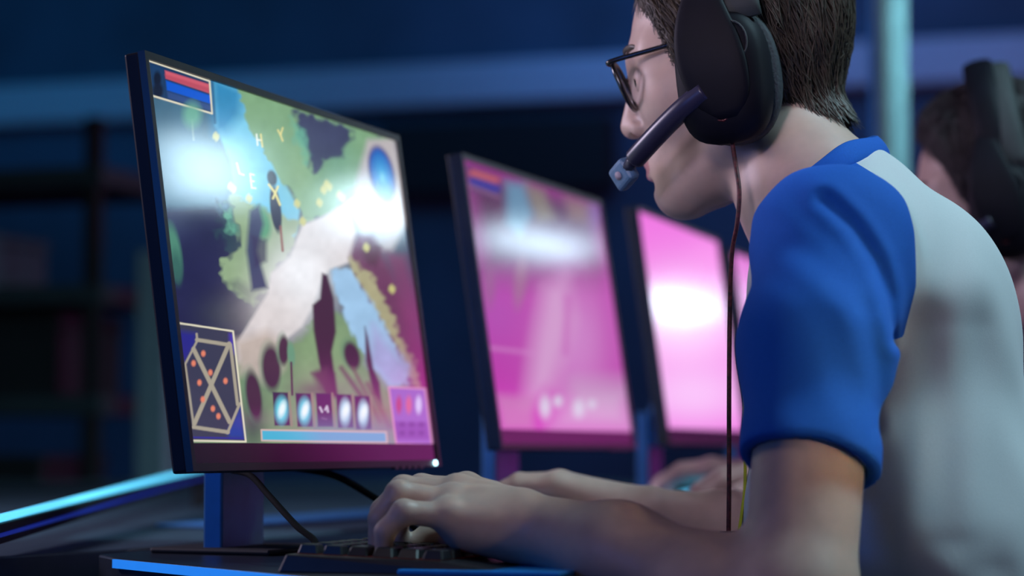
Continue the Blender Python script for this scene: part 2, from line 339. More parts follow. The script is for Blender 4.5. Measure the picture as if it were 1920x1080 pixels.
    for i in range(3):
        for j in range(2): p.ell(754 + i * 18, 796 + j * 16, 6, 5, (108, 72, 150), 0, .4)
    p.line(pn + pn[:1], 3.2, (212, 150, 186), 1)
    return p.c
def paint_mid_haze(x, y):  # magenta haze mirrored from the room is painted into this picture
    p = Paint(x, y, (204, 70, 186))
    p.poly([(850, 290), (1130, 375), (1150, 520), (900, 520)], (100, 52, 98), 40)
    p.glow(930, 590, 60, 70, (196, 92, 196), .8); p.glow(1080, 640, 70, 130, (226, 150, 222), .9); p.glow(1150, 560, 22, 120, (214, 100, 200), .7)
    p.poly([(948, 340), (985, 345), (1000, 400), (975, 440), (950, 420)], (112, 156, 190), 10, .9)
    p.poly([(985, 345), (1020, 358), (1040, 410), (1010, 415), (995, 380)], (150, 140, 130), 9, .8); p.poly([(1060, 370), (1110, 385), (1105, 420), (1070, 410)], (160, 130, 130), 10, .7)
    p.ell(975, 530, 12, 45, (176, 130, 160), .1, .4, .6); p.ell(918, 540, 10, 34, (168, 110, 160), 0, .5, .6)
    p.poly([(1020, 540), (1060, 520), (1075, 600), (1040, 720), (985, 760), (1000, 650)], (232, 176, 228), 22, .9)
    p.line([(1065, 560), (1060, 660)], 10, (212, 104, 200), 8, .7); p.line([(915, 652), (1000, 662)], 6, (226, 150, 220), 4, .7)
    p.poly([(1080, 720), (1180, 720), (1186, 810), (1040, 800)], (214, 190, 220), 30, .8); p.poly([(930, 740), (1000, 745), (1000, 805), (942, 805)], (204, 138, 190), 10, .8)
    for cx, cy, rx, ry in ((1022, 763, 10, 20), (1046, 752, 8, 10), (1085, 766, 10, 16), (1110, 758, 7, 8)): p.ell(cx, cy, rx, ry, (222, 230, 244), 0, .5, .9)
    p.poly([(878, 312), (932, 330), (938, 374), (884, 356)], (84, 56, 122), 4); p.line([(886, 324), (930, 338)], 12, (206, 100, 112), 4); p.line([(886, 340), (932, 354)], 12, (62, 58, 170), 4)
    p.line([(876, 346), (936, 370)], 4, (170, 110, 140), 3, .8); p.glow(1115, 400, 14, 30, (146, 116, 190), .7)
    p.line([(935, 812), (1190, 812)], 6, (206, 120, 190), 4, .6)
    return p.c
def paint_far_glare(x, y):  # reflected pink haze and white glare painted as emission
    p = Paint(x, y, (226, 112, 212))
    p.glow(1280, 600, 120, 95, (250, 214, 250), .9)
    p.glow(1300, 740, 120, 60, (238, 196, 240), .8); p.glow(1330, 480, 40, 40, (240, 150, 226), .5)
    return p.c

# ------------------------------------------------------------------ monitors
SW, SH, CHN = .531, .312, .0157
def make_monitor(c, yaw, tilt, nu, nv, painter, label, strength, led=False):
    n = np.array([math.cos(yaw), -math.sin(yaw), 0]); u = np.array([math.sin(yaw), math.cos(yaw), 0])
    base = np.array([c[0], c[1], DESK_Z]); zc = c[2] - DESK_Z
    t = empty('gaming_monitor', frame(base, n, u, ZD)); tag(t, label, 'monitor', 'gaming monitors in a row')
    ct, st = math.cos(tilt), math.sin(tilt)
    ax = np.array([[ct, 0, st], [0, 1, 0], [-st, 0, ct]])          # local: normal, along, up
    o = np.array([0, 0, zc])
    L = lambda a, b, h: o + ax[0] * a + ax[1] * b + ax[2] * h
    b = MB(); b.box(L(-.0085, 0, 0), (.013, SW + .012, SH + .012), ax); b.build('casing', NAVYP if led else BLACK, t, bevel=.002)
    b = MB(); b.box(L(-.022, 0, -.02), (.016, SW * .62, SH * .6), ax); b.build('back_cover', BLACK, t, bevel=.006)
    b = MB()                                                      # thin rim round the panel
    for a, h, d in ((0, SH / 2 + .003, (.006, SW + .012, .006)), (0, -SH / 2 - .003, (.006, SW + .012, .006)), (SW / 2 + .003, 0, (.006, .006, SH)), (-SW / 2 - .003, 0, (.006, .006, SH))):
        b.box(L(0, a, h), d, ax)
    b.build('bezel', BLACK, t)
    b = MB(); b.box(L(-.0005, 0, -SH / 2 + CHN / 2), (.003, SW, CHN), ax); b.build('chin', CHIN, t)
    gu, gv = np.meshgrid(np.linspace(-SW / 2, SW / 2, nu), np.linspace(-SH / 2 + CHN, SH / 2, nv))
    loc = o + ax[0] * .0005 + gu.ravel()[:, None] * ax[1] + gv.ravel()[:, None] * ax[2]
    wld = base + loc[:, :1] * n + loc[:, 1:2] * u + loc[:, 2:3] * ZD
    px, py = proj(wld)
    i = np.arange(nu * nv).reshape(nv, nu)
    f = np.stack([i[:-1, :-1], i[:-1, 1:], i[1:, 1:], i[1:, :-1]], -1).reshape(-1, 4)
    s = arr_mesh('screen', loc, f, attr_screen('screen_picture', strength), t, False)
    col = np.ones((nu * nv, 4), np.float32); col[:, :3] = painter(px, py)
    a = s.data.attributes.new('picture', 'FLOAT_COLOR', 'POINT'); a.data.foreach_set('color', col.ravel())
    s['label'] = 'lit game picture with painted reflections'
    b = MB(); b.box((-.067, 0, .07), (.018, .087, .14)); b.box((-.045, 0, .12), (.03, .07, .06)); b.build('stand_column', STAND, t, bevel=.002)
    b = MB(); b.prism([(-.12, -.055), (.0, -.075), (.01, .075), (-.12, .055)], 0.0, .005); b.build('stand_base', MATTE, t, bevel=.002)
    b = MB()
    for k in range(5): b.box(L(.0015, SW / 2 - .05 - k * .016, -SH / 2 - .0065), (.004, .010, .003), ax)
    b.build('button_row', BLACK, t)
    if led:
        b = MB(); q = L(.003, SW / 2 - .012, -SH / 2 - .003); b.tube([q - ax[0] * .001, q + ax[0] * .0015], .0022, 12); b.build('power_light', mat('power_light', (.5, .8, .9), .3, emit=(.5, .9, 1), strength=6), t)
    return t
make_monitor((-.177, 2.104, CAM_Z + .142), .321, .137, 380, 500, paint_near, 'large sharp monitor in front showing a green and blue battle map', 1.0, True)
make_monitor((.05, 2.888, CAM_Z + .158), .320, .144, 170, 190, paint_mid_haze, 'blurred middle monitor with reflected magenta haze painted into its game picture', .80)
make_monitor((.264, 3.538, CAM_Z + .164), .287, .136, 60, 80, paint_far_glare, 'blurred monitor with painted pink haze and white glare beside the hanging headset cable', 1.15)
make_monitor((.452, 4.20, CAM_Z + .160), .29, .137, 40, 60, paint_far_glare, 'farthest monitor, only a pink sliver showing beside the blue sleeve', 1.0)

# ------------------------------------------------------------------ desks
t = empty('gaming_desk', frame((*RN(0, .1, 0)[:2], 0), ND, UD, ZD))
tag(t, 'long black desk with a glowing blue end edge carrying the monitors', 'desk')
outline = [(-.200, -.153), (.29, -.552), (.34, -.52), (.34, 2.7), (-.25, 2.7), (-.25, -.09)]
outline = [(a, b) for a, b in outline]
b = MB(); b.prism(outline, DESK_Z - .03, DESK_Z); b.build('desktop', mat('desk_laminate', (.012, .017, .028), .32, var=.25, scale=30), t, bevel=.002)
a0, a1 = np.array([-.200, -.153]), np.array([.29, -.552]); dv = (a1 - a0) / np.linalg.norm(a1 - a0); ov = np.array([-dv[1], dv[0]]); ov = ov if ov @ np.array([-1, -1]) > 0 else -ov
b = MB(); m0, m1 = a0 + ov * .0015, a1 + ov * .0015
b.prism([m0, m1, m1 + ov * .003, m0 + ov * .003], DESK_Z - .0075, DESK_Z - .0005); b.build('edge_light', mat('blue_edge_light', (.02, .2, .6), .4, emit=(.006, .16, .62), strength=1.0), t)
b = MB(); b.prism([m0, m1, m1 + ov * .003, m0 + ov * .003], DESK_Z - .024, DESK_Z - .017); b.build('edge_light', mat('blue_edge_dim', (.02, .1, .4), .4, emit=(.004, .045, .30), strength=1.0), t)
for (x, y) in ((-.2, .1), (.33, .1), (-.2, 2.6), (.33, 2.6)):
    b = MB(); b.box((x, y, (DESK_Z - .03) / 2), (.05, .05, DESK_Z - .03)); b.build('leg', BLACK, t, bevel=.003)

fo = RN(1.4, -.8, 0)
t = empty('far_desk', Matrix.Translation(Vector((fo[0], fo[1], 0)))); tag(t, 'grey desk of the opposite row below the cyan light bar', 'desk')
fp = [(-1.05, 1.55), (-.50, 1.55), (-.43, 2.05), tuple(RN(.04, -.19, 0)[:2]), tuple(RN(2.7, -.19, 0)[:2]), (.25, 6.5), (-1.5, 6.5)]
b = MB(); b.prism([(q[0] - fo[0], q[1] - fo[1]) for q in fp], DESK_Z - .035, DESK_Z - .001); b.build('desktop', mat('far_desk_grey', (.06, .095, .13), .4), t, bevel=.002)
for (x, y) in ((-.95, 1.7), (-.58, 1.7), (-1.35, 6.3), (.15, 6.3)):
    b = MB(); b.box((x - fo[0], y - fo[1], (DESK_Z - .035) / 2), (.05, .05, DESK_Z - .035)); b.build('leg', BLACK, t)
mc = P(655, 972, 3.05)
b = MB(); b.box((0, 0, .002), (.11, .95, .004)); o = b.build('desk_mat', mat('pale_blue_mat', (.07, .30, .70), .5), None, bevel=.0015); o.matrix_world = frame((mc[0] + .0, mc[1] + .15, DESK_Z), ND, UD, ZD); tag(o, 'blue mat on the opposite desk glimpsed behind the typing fingers', 'desk mat')
# light bar propped on two feet
r0, r1 = P(88, 950, 2.3), P(370, 880, 3.7); rd = (r1 - r0) / np.linalg.norm(r1 - r0); ra, rb = r0 - rd * .55, r1 + rd * .25; Lh = np.linalg.norm(rb - ra) / 2; mid_ = (ra + rb) / 2
side = np.cross(rd, ZD); side /= np.linalg.norm(side); upv = np.cross(side, rd)
t = empty('light_bar', frame(mid_, side, rd, upv)); tag(t, 'long glowing cyan light bar lying left of the near monitor', 'light bar')
b = MB(); b.box((0, 0, -.011), (.018, 2 * Lh, .016)); b.build('rail', MATTE, t)
b = MB(); b.tube([(0, -Lh, 0), (0, Lh, 0)], .0036, 10); b.build('light_tube', mat('cyan_tube', (.2, .7, .9), .3, emit=(.10, .55, .85), strength=1.5), t, True)
b = MB(); b.box((.0102, 0, -.0115), (.002, 2 * Lh, .003)); b.build('blue_strip', mat('blue_strip', (.02, .05, .4), .3, emit=(.004, .012, .22), strength=.7), t)
for k in (-.8, .8):
    q = mid_ + rd * Lh * k; hh = q[2] - .019 - DESK_Z; b = MB(); b.box((0, Lh * k, -.019 - hh / 2), (.016, .05, hh)); b.build('foot', MATTE, t)

# ------------------------------------------------------------------ keyboard
KL, KW = .44, .150
kb = RN(-.318 + KL / 2, .187, DESK_Z)
t = empty('keyboard', frame(kb, ND, UD, ZD * .66)); tag(t, 'black mechanical keyboard under the left hand at the desk edge', 'keyboard')
b = MB(); b.add([(-.075, -KL / 2, 0), (.092, -KL / 2, 0), (.092, KL / 2, 0), (-.075, KL / 2, 0), (-.070, -KL / 2 + .004, .020), (.05, -KL / 2 + .004, .014), (.05, KL / 2 - .004, .014), (-.070, KL / 2 - .004, .020), (.090, -KL / 2 + .004, .005), (.090, KL / 2 - .004, .005)],
       [(3, 2, 1, 0), (4, 5, 6, 7), (5, 8, 9, 6), (0, 1, 8, 5, 4), (2, 3, 7, 6, 9), (0, 4, 7, 3), (1, 2, 9, 8)])
b.build('body', BLACK, t, bevel=.0015)
b = MB(); b.add([(-.066, -KL / 2 + .01, .0204), (.046, -KL / 2 + .01, .0149), (.046, KL / 2 - .01, .0149), (-.066, KL / 2 - .01, .0204)], [(0, 1, 2, 3)])
b.build('backlight', mat('red_backlight', (.02, .002, .002), .6, emit=(.6, .01, .02), strength=.03), t)
def key_mesh(w):
    b = MB(); b.box((0, 0, .0055), (.0165, w - .0025, .011), None, .76); me = bpy.data.meshes.new('key'); me.from_pydata(b.v, [], b.f)
    q = bmesh.new(); q.from_mesh(me); bmesh.ops.bevel(q, geom=q.edges[:], offset=.0012, segments=1, affect='EDGES'); q.to_mesh(me); q.free(); me.materials.append(BLACK); return me
KM = {}
rows = [[1] + [0] + [1] * 4 + [0] + [1] * 4 + [0] + [1] * 4, [1] * 13 + [2], [1.5] + [1] * 12 + [1.5], [1.75] + [1] * 11 + [2.25], [2.25] + [1] * 10 + [2.75], [1.25, 1.25, 1.25, 6.25, 1.25, 1.25, 1.25, 1.25]]
for r, row in enumerate(rows):
    x = -.058 + r * .0192; y = -KL / 2 + .014; zz = .0198 - (x + .066) / .112 * .0055
    cols = [w * (15.0 / sum(q or .667 for q in row)) if w else 0 for w in row] + [0, 1, 1, 1]
    for w in cols:
        if not w: y += .0122; continue
        wd = round(w * .0190, 5)
        if wd not in KM: KM[wd] = key_mesh(wd)
        if y + wd > KL / 2 - .006: break
        k = bpy.data.objects.new('key', KM[wd]); C.objects.link(k); k.parent = t; k.location = (x, y + wd / 2, zz); k.rotation_euler = (0, .048, 0); y += wd
b = MB(); b.box((-.070, -KL / 2 + .03, .010), (.014, .02, .012)); b.build('cable_socket', BLACK, t)

# cables
def cable(name, pts, r, m, label, cat):
    pts = spline(pts, 14); o = pts[0].copy(); b = MB(); b.tube(pts - o, r, 8); q = b.build(name, m, None, True); q.location = o; return tag(q, label, cat)
CAB = mat('cable_rubber', (.003, .003, .004), .85, spec=.08)
kp = kb + ND * -.078 + UD * (-KL / 2 + .03) + ZD * .008
cable('keyboard_cable', [P(436, 882, 2.04), P(470, 892, 2.0), P(505, 930, 1.95), P(555, 985, 1.88), P(592, 1020, 1.82), kp + ND * .004], .0026, CAB, 'black cable drooping from the near monitor down to the keyboard', 'cable')
cable('display_cable', [P(500, 876, 2.12), P(560, 878, 2.13), P(630, 893, 2.15), P(700, 932, 2.16), P(760, 975, 2.17), P(800, 1012, 2.18)], .0032, CAB, 'thin black cable running below the near monitor towards the fingers', 'cable')

# mouse (two)
def mouse_body(m, parent):
    vs_, fs = [], []; nu, nv = 20, 9
    for j in range(nv):
        for i in range(nu):
            w = 2 * math.pi * i / nu; k = j / (nv - 1); s = math.sqrt(max(0, 1 - k ** 2.6)) if j < nv - 1 else .02
            x = math.cos(w) * .058 * (s * .9 + .1); y = math.sin(w) * (.031 - .004 * math.cos(2 * w)) * (s * .85 + .15); vs_.append((x - .004 * k, y, .004 + k * .033 * (1 - .25 * max(0, -math.cos(w)) * (1 - k))))
    for j in range(nv - 1):
        for i in range(nu): fs.append((j * nu + i, j * nu + (i + 1) % nu, (j + 1) * nu + (i + 1) % nu, (j + 1) * nu + i))
    fs.append(tuple(range(nu))[::-1]); fs.append(tuple(range((nv - 1) * nu, nv * nu)))
    b = MB(); b.add(vs_, fs); b.build('shell', m, parent, True)
    b = MB(); b.tube([(-.035, -.004, .029), (-.035, .004, .029)], .009, 14, up=(1, 0, 0)); b.build('scroll_wheel', MATTE, parent, True)
HANDR = P(1228, 962, 2.25)
t = empty('computer_mouse', frame((*(HANDR - ND * .098)[:2], DESK_Z + .004), ND, UD, ZD)); tag(t, 'black mouse gripped under the player\'s right hand beside the keyboard', 'mouse'); mouse_body(BLACK, t)
MP2 = P(1336, 925, 3.05)
t = empty('computer_mouse', frame((*(MP2 - UD * .012)[:2], DESK_Z + .004), ND, UD, ZD)); tag(t, 'pale blue mouse under the neighbour\'s blurred hand', 'mouse'); mouse_body(mat('pale_blue_plastic', (.25, .62, .80), .3, emit=(.08, .45, .7), strength=1.1), t)
def mat_pad(name, c, du, dn, m, label):
    b = MB(); b.box((0, 0, .002), (dn, du, .004)); o = b.build(name, m, None, bevel=.0015); o.matrix_world = frame((c[0], c[1], DESK_Z), ND, UD, ZD); return tag(o, label, 'mouse pad')
PADB = mat('blue_pad', (.015, .13, .42), .42, var=.15)
mat_pad('mouse_pad', HANDR - ND * .10 + UD * .045, .30, .28, PADB, 'blue mouse pad under the player\'s right hand')
mat_pad('mouse_pad', MP2, .30, .28, PADB, 'blue mouse pad under the neighbour\'s hand')
pc = P(945, 1062, 1.77)
mat_pad('lit_desk_patch', pc, .12, .12, mat('blue_lit_desk', (.015, .26, .75), .25, var=.15), 'added bright blue pad standing in for the blue-lit desk beside the keyboard')  # added pad; its bright blue stands in for light on the desk

# ------------------------------------------------------------------ implicit surfaces
f32 = np.float32
def capsule(p, a, b, ra, rb):
    a = np.asarray(a, f32); b = np.asarray(b, f32); ba = b - a; w = p - a
    t = np.clip((w @ ba) / f32(ba @ ba + 1e-12), 0, 1); q = w - t[:, None] * ba
    return np.sqrt(np.einsum('ij,ij->i', q, q)) - (ra + (rb - ra) * t)
def roundcone(p, a, b, r1, r2):
    a = np.asarray(a, float); b = np.asarray(b, float); ba = b - a; l2 = ba @ ba; rr = r1 - r2; a2 = l2 - rr * rr; il2 = 1 / l2
    pa = p.astype(float) - a; y = pa @ ba; z = y - l2; q = pa * l2 - ba * y[:, None]; x2 = np.einsum('ij,ij->i', q, q); y2 = y * y * l2; z2 = z * z * l2; k = np.sign(rr) * rr * rr * x2
    return np.where(np.sign(z) * a2 * z2 > k, np.sqrt(x2 + z2) * il2 - r2, np.where(np.sign(y) * a2 * y2 < k, np.sqrt(x2 + y2) * il2 - r1, (np.sqrt(x2 * a2 * il2) + y * rr) * il2 - r1)).astype(f32)
def ellipsoid(p, c, r):
    r = np.asarray(r, f32); q = p - np.asarray(c, f32); a = q / r; k0 = np.sqrt(np.einsum('ij,ij->i', a, a)); g = q / (r * r); k1 = np.sqrt(np.einsum('ij,ij->i', g, g))
    return np.where(k1 < 1e-6, -r.min(), k0 * (k0 - 1) / np.maximum(k1, 1e-6))
def sphere(p, c, r): q = p - np.asarray(c, f32); return np.sqrt(np.einsum('ij,ij->i', q, q)) - r
def smin(a, b, k): h = np.maximum(k - np.abs(a - b), 0) / k; return np.minimum(a, b) - h * h * k * .25
def smax(a, b, k): return -smin(-a, -b, k)
def chain(p, pts, rs, k=.006):
    d = None
    for i in range(len(pts) - 1):
        e = capsule(p, pts[i], pts[i + 1], rs[i], rs[i + 1]); d = e if d is None else smin(d, e, k)
    return d
def boxed(fn, lo, hi, mg=.04):
    lo = np.asarray(lo, f32) - mg; hi = np.asarray(hi, f32) + mg
    def g(p):
        q = np.maximum(np.maximum(lo - p, p - hi), 0); out = np.sqrt(np.einsum('ij,ij->i', q, q)) + mg; m = out <= mg + 1e-7
        if m.any(): out[m] = fn(p[m])
        return out
    return g
def extract(sdf, lo, hi, h):
    lo = np.asarray(lo, float); B = 8; nb = np.ceil((np.asarray(hi, float) - lo) / (h * B)).astype(int)
    g = np.stack(np.meshgrid(*[np.arange(k) for k in nb], indexing='ij'), -1).reshape(-1, 3)
    cen = (lo + (g + .5) * B * h).astype(f32); act = g[np.abs(sdf(cen)) < B * h * 1.25]
    o = np.stack(np.meshgrid(*[np.arange(B)] * 3, indexing='ij'), -1).reshape(-1, 3)
    cells = (act[:, None, :] * B + o[None]).reshape(-1, 3); N = nb * B + 1
    lid = lambda c: (c[..., 0] * N[1] + c[..., 1]) * N[2] + c[..., 2]
    cor = np.array([(i, j, k) for i in (0, 1) for j in (0, 1) for k in (0, 1)])
    o9 = np.stack(np.meshgrid(*[np.arange(B + 1)] * 3, indexing='ij'), -1).reshape(-1, 3)
    pid = np.unique(lid((act[:, None, :] * B + o9[None]).reshape(-1, 3)))
    ii = np.stack([pid // (N[1] * N[2]), (pid // N[2]) % N[1], pid % N[2]], -1)
    val = np.empty(len(pid), f32); CH = 400000
    for s in range(0, len(pid), CH): val[s:s + CH] = sdf((lo + ii[s:s + CH] * h).astype(f32))
    base = lid(cells); off = lid(cor); base.sort()
    first = np.searchsorted(pid, base); vals = np.stack([val[np.searchsorted(pid, base + q)] for q in off], -1)
    ins = vals < 0; mix = ins.any(1) & ~ins.all(1); base, vals = base[mix], vals[mix]
    cc = np.stack([base // (N[1] * N[2]), (base // N[2]) % N[1], base % N[2]], -1)
    acc = np.zeros((len(base), 3)); cnt = np.zeros(len(base))
    for a in range(8):
        for ax in range(3):
            if cor[a][ax]: continue
            b_ = a + (4, 2, 1)[ax]; va, vb = vals[:, a], vals[:, b_]; m = (va < 0) != (vb < 0)
            t = np.where(m, va / np.where(m, va - vb, 1), 0); q = np.tile(cor[a].astype(float), (len(base), 1)); q[:, ax] += t
            acc[m] += q[m]; cnt += m
    V = lo + (cc + acc / cnt[:, None]) * h; faces = []
    st = (N[1] * N[2], N[2], 1)
    for ax in range(3):                                             # edge from corner 0 along each axis
        va, vb = vals[:, 0], vals[:, (4, 2, 1)[ax]]; m = (va < 0) != (vb < 0); b0 = base[m]; u_, v_ = [(1, 2), (2, 0), (0, 1)][ax]
        q = np.stack([b0, b0 - st[u_], b0 - st[u_] - st[v_], b0 - st[v_]], -1); ix = np.searchsorted(base, q); ix = np.minimum(ix, len(base) - 1)
        ok = (base[ix] == q).all(1); ix = ix[ok]; fl = (va[m] < 0)[ok]
        ix[~fl] = ix[~fl][:, ::-1]; faces.append(ix)
    return V, np.concatenate(faces)
def drop_small(V, F, keep): 
    k = keep[F].all(1); F = F[k]; u_, inv = np.unique(F, return_inverse=True); return V[u_], inv.reshape(F.shape)
def split_scalar(V, F, s):                                          # cut a quad mesh exactly along s = 0
    T = np.concatenate([F[:, [0, 1, 2]], F[:, [0, 2, 3]]]); neg = s < 0; n = neg[T].sum(1)
    V = list(map(tuple, V)); out = {True: T[n == 3].tolist(), False: T[n == 0].tolist()}; cache = {}
    def cut(i, j):
        k = (min(i, j), max(i, j))
        if k not in cache:
            a, b_ = k; t = s[a] / (s[a] - s[b_]); V.append(tuple(np.array(V[a]) * (1 - t) + np.array(V[b_]) * t)); cache[k] = len(V) - 1
        return cache[k]
    for tri in T[(n == 1) | (n == 2)]:
        lone = neg[tri].sum() == 1; i = [k for k in range(3) if neg[tri[k]] == lone][0]; a, b_, c = tri[i], tri[(i + 1) % 3], tri[(i + 2) % 3]
        x, y = cut(a, b_), cut(a, c); out[bool(lone)].append([a, x, y]); out[not lone] += [[x, b_, c], [x, c, y]]
    V = np.array(V); res = []
    for k in (True, False):
        f = np.array(out[k]); u_, inv = np.unique(f, return_inverse=True); res.append((V[u_], inv.reshape(f.shape)))
    return res

# ------------------------------------------------------------------ head (local axes: f forward, l left, u up; origin between the ears)
def head_frame(H0, psi, th, roll=0.):
    Fh = np.array([-math.cos(psi), math.sin(psi), 0]); Lf = np.array([-math.sin(psi), -math.cos(psi), 0])
    return np.stack([Fh * math.cos(th) - ZD * math.sin(th), Lf, Fh * math.sin(th) + ZD * math.cos(th)]), H0
def skull(p):
    a = p.copy(); a[:, 1] = np.abs(a[:, 1])
    d = ellipsoid(a, (.004, 0, .064), (.086, .075, .086))
    d = smin(d, ellipsoid(a, (.044, 0, .012), (.050, .056, .088)), .03)
    return d, a
def head_sdf(p):
    d, a = skull(p)
    d = smin(d, capsule(a, (.012, .046, -.040), (.076, .013, -.061), .017, .018), .028)
    d = smin(d, capsule(a, (.010, .050, -.035), (.002, .062, .010), .016, .014), .03)
    d = smin(d, sphere(a, (.081, 0, -.061), .0195), .018)
    d = smin(d, sphere(a, (.060, .040, .012), .025), .03)
    d = smin(d, capsule(a, (.086, .010, .055), (.068, .046, .054), .013, .012), .016)
    d = smin(d, ellipsoid(a, (.080, 0, -.033), (.024, .030, .024)), .016)
    d = smax(d, -ellipsoid(a, (.104, .034, .034), (.018, .019, .015)), .014)
    d = smin(d, sphere(a, (.0795, .0315, .034), .0138), .004)
    d = smax(d, -ellipsoid(a, (.0935, .0325, .0335), (.005, .012, .0035)), .002)
    d = smin(d, capsule(a, (.091, 0, .050), (.1085, 0, .005), .0075, .0112), .012)
    d = smin(d, sphere(a, (.100, .0125, .0005), .0085), .008)
    d = smax(d, -capsule(a, (.1065, .0085, -.010), (.1045, .0090, .001), .0056, .0032), .0022)
    d = smax(d, -capsule(a, (.098, .0215, .004), (.103, .016, .008), .0022, .002), .004)
    d = smin(d, capsule(a, (.0995, .000, -.0295), (.086, .023, -.0355), .0068, .004), .005)
    d = smin(d, capsule(a, (.0985, .000, -.0410), (.086, .021, -.0372), .0070, .004), .005)
    d = smax(d, -capsule(a, (.108, 0, -.0352), (.089, .024, -.0362), .0014, .0010), .002)
    d = smax(d, -capsule(a, (.102, 0, -.0515), (.096, .014, -.0505), .0045, .003), .008)
    e = ellipsoid(a, (-.004, .078, .012), (.019, .010, .031)); e = smax(e, -ellipsoid(a, (.002, .086, .014), (.010, .008, .018)), .006)
    return smin(d, e, .006)
NECK_L = ((-.009, 0, -.022), (-.066, .008, -.098))
HL_F = [-.12, -.10, -.086, -.074, -.055, -.03, .0, .030, .046, .052, .060, .075, .10]
HL_U = [.060, .030, .000, -.030, -.044, -.038, -.008, .000, .010, .045, .078, .112, .135]
def hairline(p): return p[:, 2] - np.interp(p[:, 0], HL_F, HL_U) + .012 * np.clip(np.abs(p[:, 1]) / .07, 0, 1) * np.clip((p[:, 0] - .05) / .03, 0, 1)
def hair_sdf(p):
    d, a = skull(p); d = smin(d, capsule(p, NECK_L[0], NECK_L[1], .047, .047), .02); g = hairline(p); s = np.clip(g / .045, -.35, 1); s = np.where(s > 0, s * s * (3 - 2 * s), s)
    wv = np.sin(p[:, 1] * 240 + 2.2 * np.sin(p[:, 2] * 45 + p[:, 0] * 30)) * np.sin(p[:, 0] * 190 + p[:, 2] * 35) * .0012
    top = np.clip((p[:, 2] - .06) / .07, 0, 1)
    return d - .0105 * s - .008 * top * (s > 0) + wv * np.clip(s, 0, 1)
def make_hair_mesh(n_strands):
    V, F = extract(hair_sdf, (-.13, -.11, -.09), (.125, .11, .19), .003)
    V, F = drop_small(V, F, hairline(V) > -.006)
    tri = V[F[:, 0]]; ctr = V[F].mean(1); nrm = np.cross(V[F[:, 2]] - V[F[:, 0]], V[F[:, 3]] - V[F[:, 1]]); nrm /= np.linalg.norm(nrm, axis=1)[:, None] + 1e-12
    ok = np.where(hairline(ctr) > .004)[0]; pick = RNG.choice(ok, n_strands); p = ctr[pick] + RNG.normal(0, .0012, (n_strands, 3))
    K = 7; ln = RNG.uniform(.022, .048, n_strands) * np.clip(hairline(p) / .035, .22, 1); W = []; base_off = RNG.uniform(-.0005, .0035, n_strands)
    jit = RNG.normal(0, .22, (n_strands, 3))
    for k in range(K):
        pf = p.astype(f32); e = f32(.002); d0 = hair_sdf(pf)
        gr = np.stack([hair_sdf(pf + np.eye(3, dtype=f32)[i] * e) - d0 for i in range(3)], -1).astype(float); gr /= np.linalg.norm(gr, axis=1)[:, None] + 1e-9
        fl = k / (K - 1); p = p - gr * (d0 - base_off - .0035 * fl * fl)[:, None]; W.append((p.copy(), gr))
        top = np.clip((p[:, 2] - .09) / .05, 0, 1)[:, None]; front = np.clip((p[:, 0] - .0) / .05, 0, 1)[:, None]
        dr = np.array([-.25, 0, -1.]) * (1 - top) + top * (np.array([1., .25, 0]) * front + np.array([-1., 0, -.2]) * (1 - front)) + front * (1 - top) * np.array([-.35, 0, 0]) + jit
        dr -= gr * (dr * gr).sum(1)[:, None]; dr /= np.linalg.norm(dr, axis=1)[:, None] + 1e-9; p = p + dr * (ln / (K - 1))[:, None]
    vs_, fs = [], []
    P_ = np.stack([w[0] for w in W], 1); G_ = np.stack([w[1] for w in W], 1); T_ = np.gradient(P_, axis=1); T_ /= np.linalg.norm(T_, axis=2)[..., None] + 1e-9; S_ = np.cross(T_, G_)
    wd = (.00105 * np.sqrt(np.linspace(1, .03, K)))[None, :, None]
    ring = np.stack([P_ + S_ * wd, P_ + G_ * wd * .9, P_ - S_ * wd], 2)  # strands x K x 3 x 3
    idx = np.arange(n_strands * K * 3).reshape(n_strands, K, 3); q = []
    for a in range(3):
        b_ = (a + 1) % 3; q.append(np.stack([idx[:, :-1, a], idx[:, :-1, b_], idx[:, 1:, b_], idx[:, 1:, a]], -1).reshape(-1, 4))
    return (V, F), (ring.reshape(-1, 3), np.concatenate(q))
HAIR_CAP, HAIR_STR = make_hair_mesh(5200)

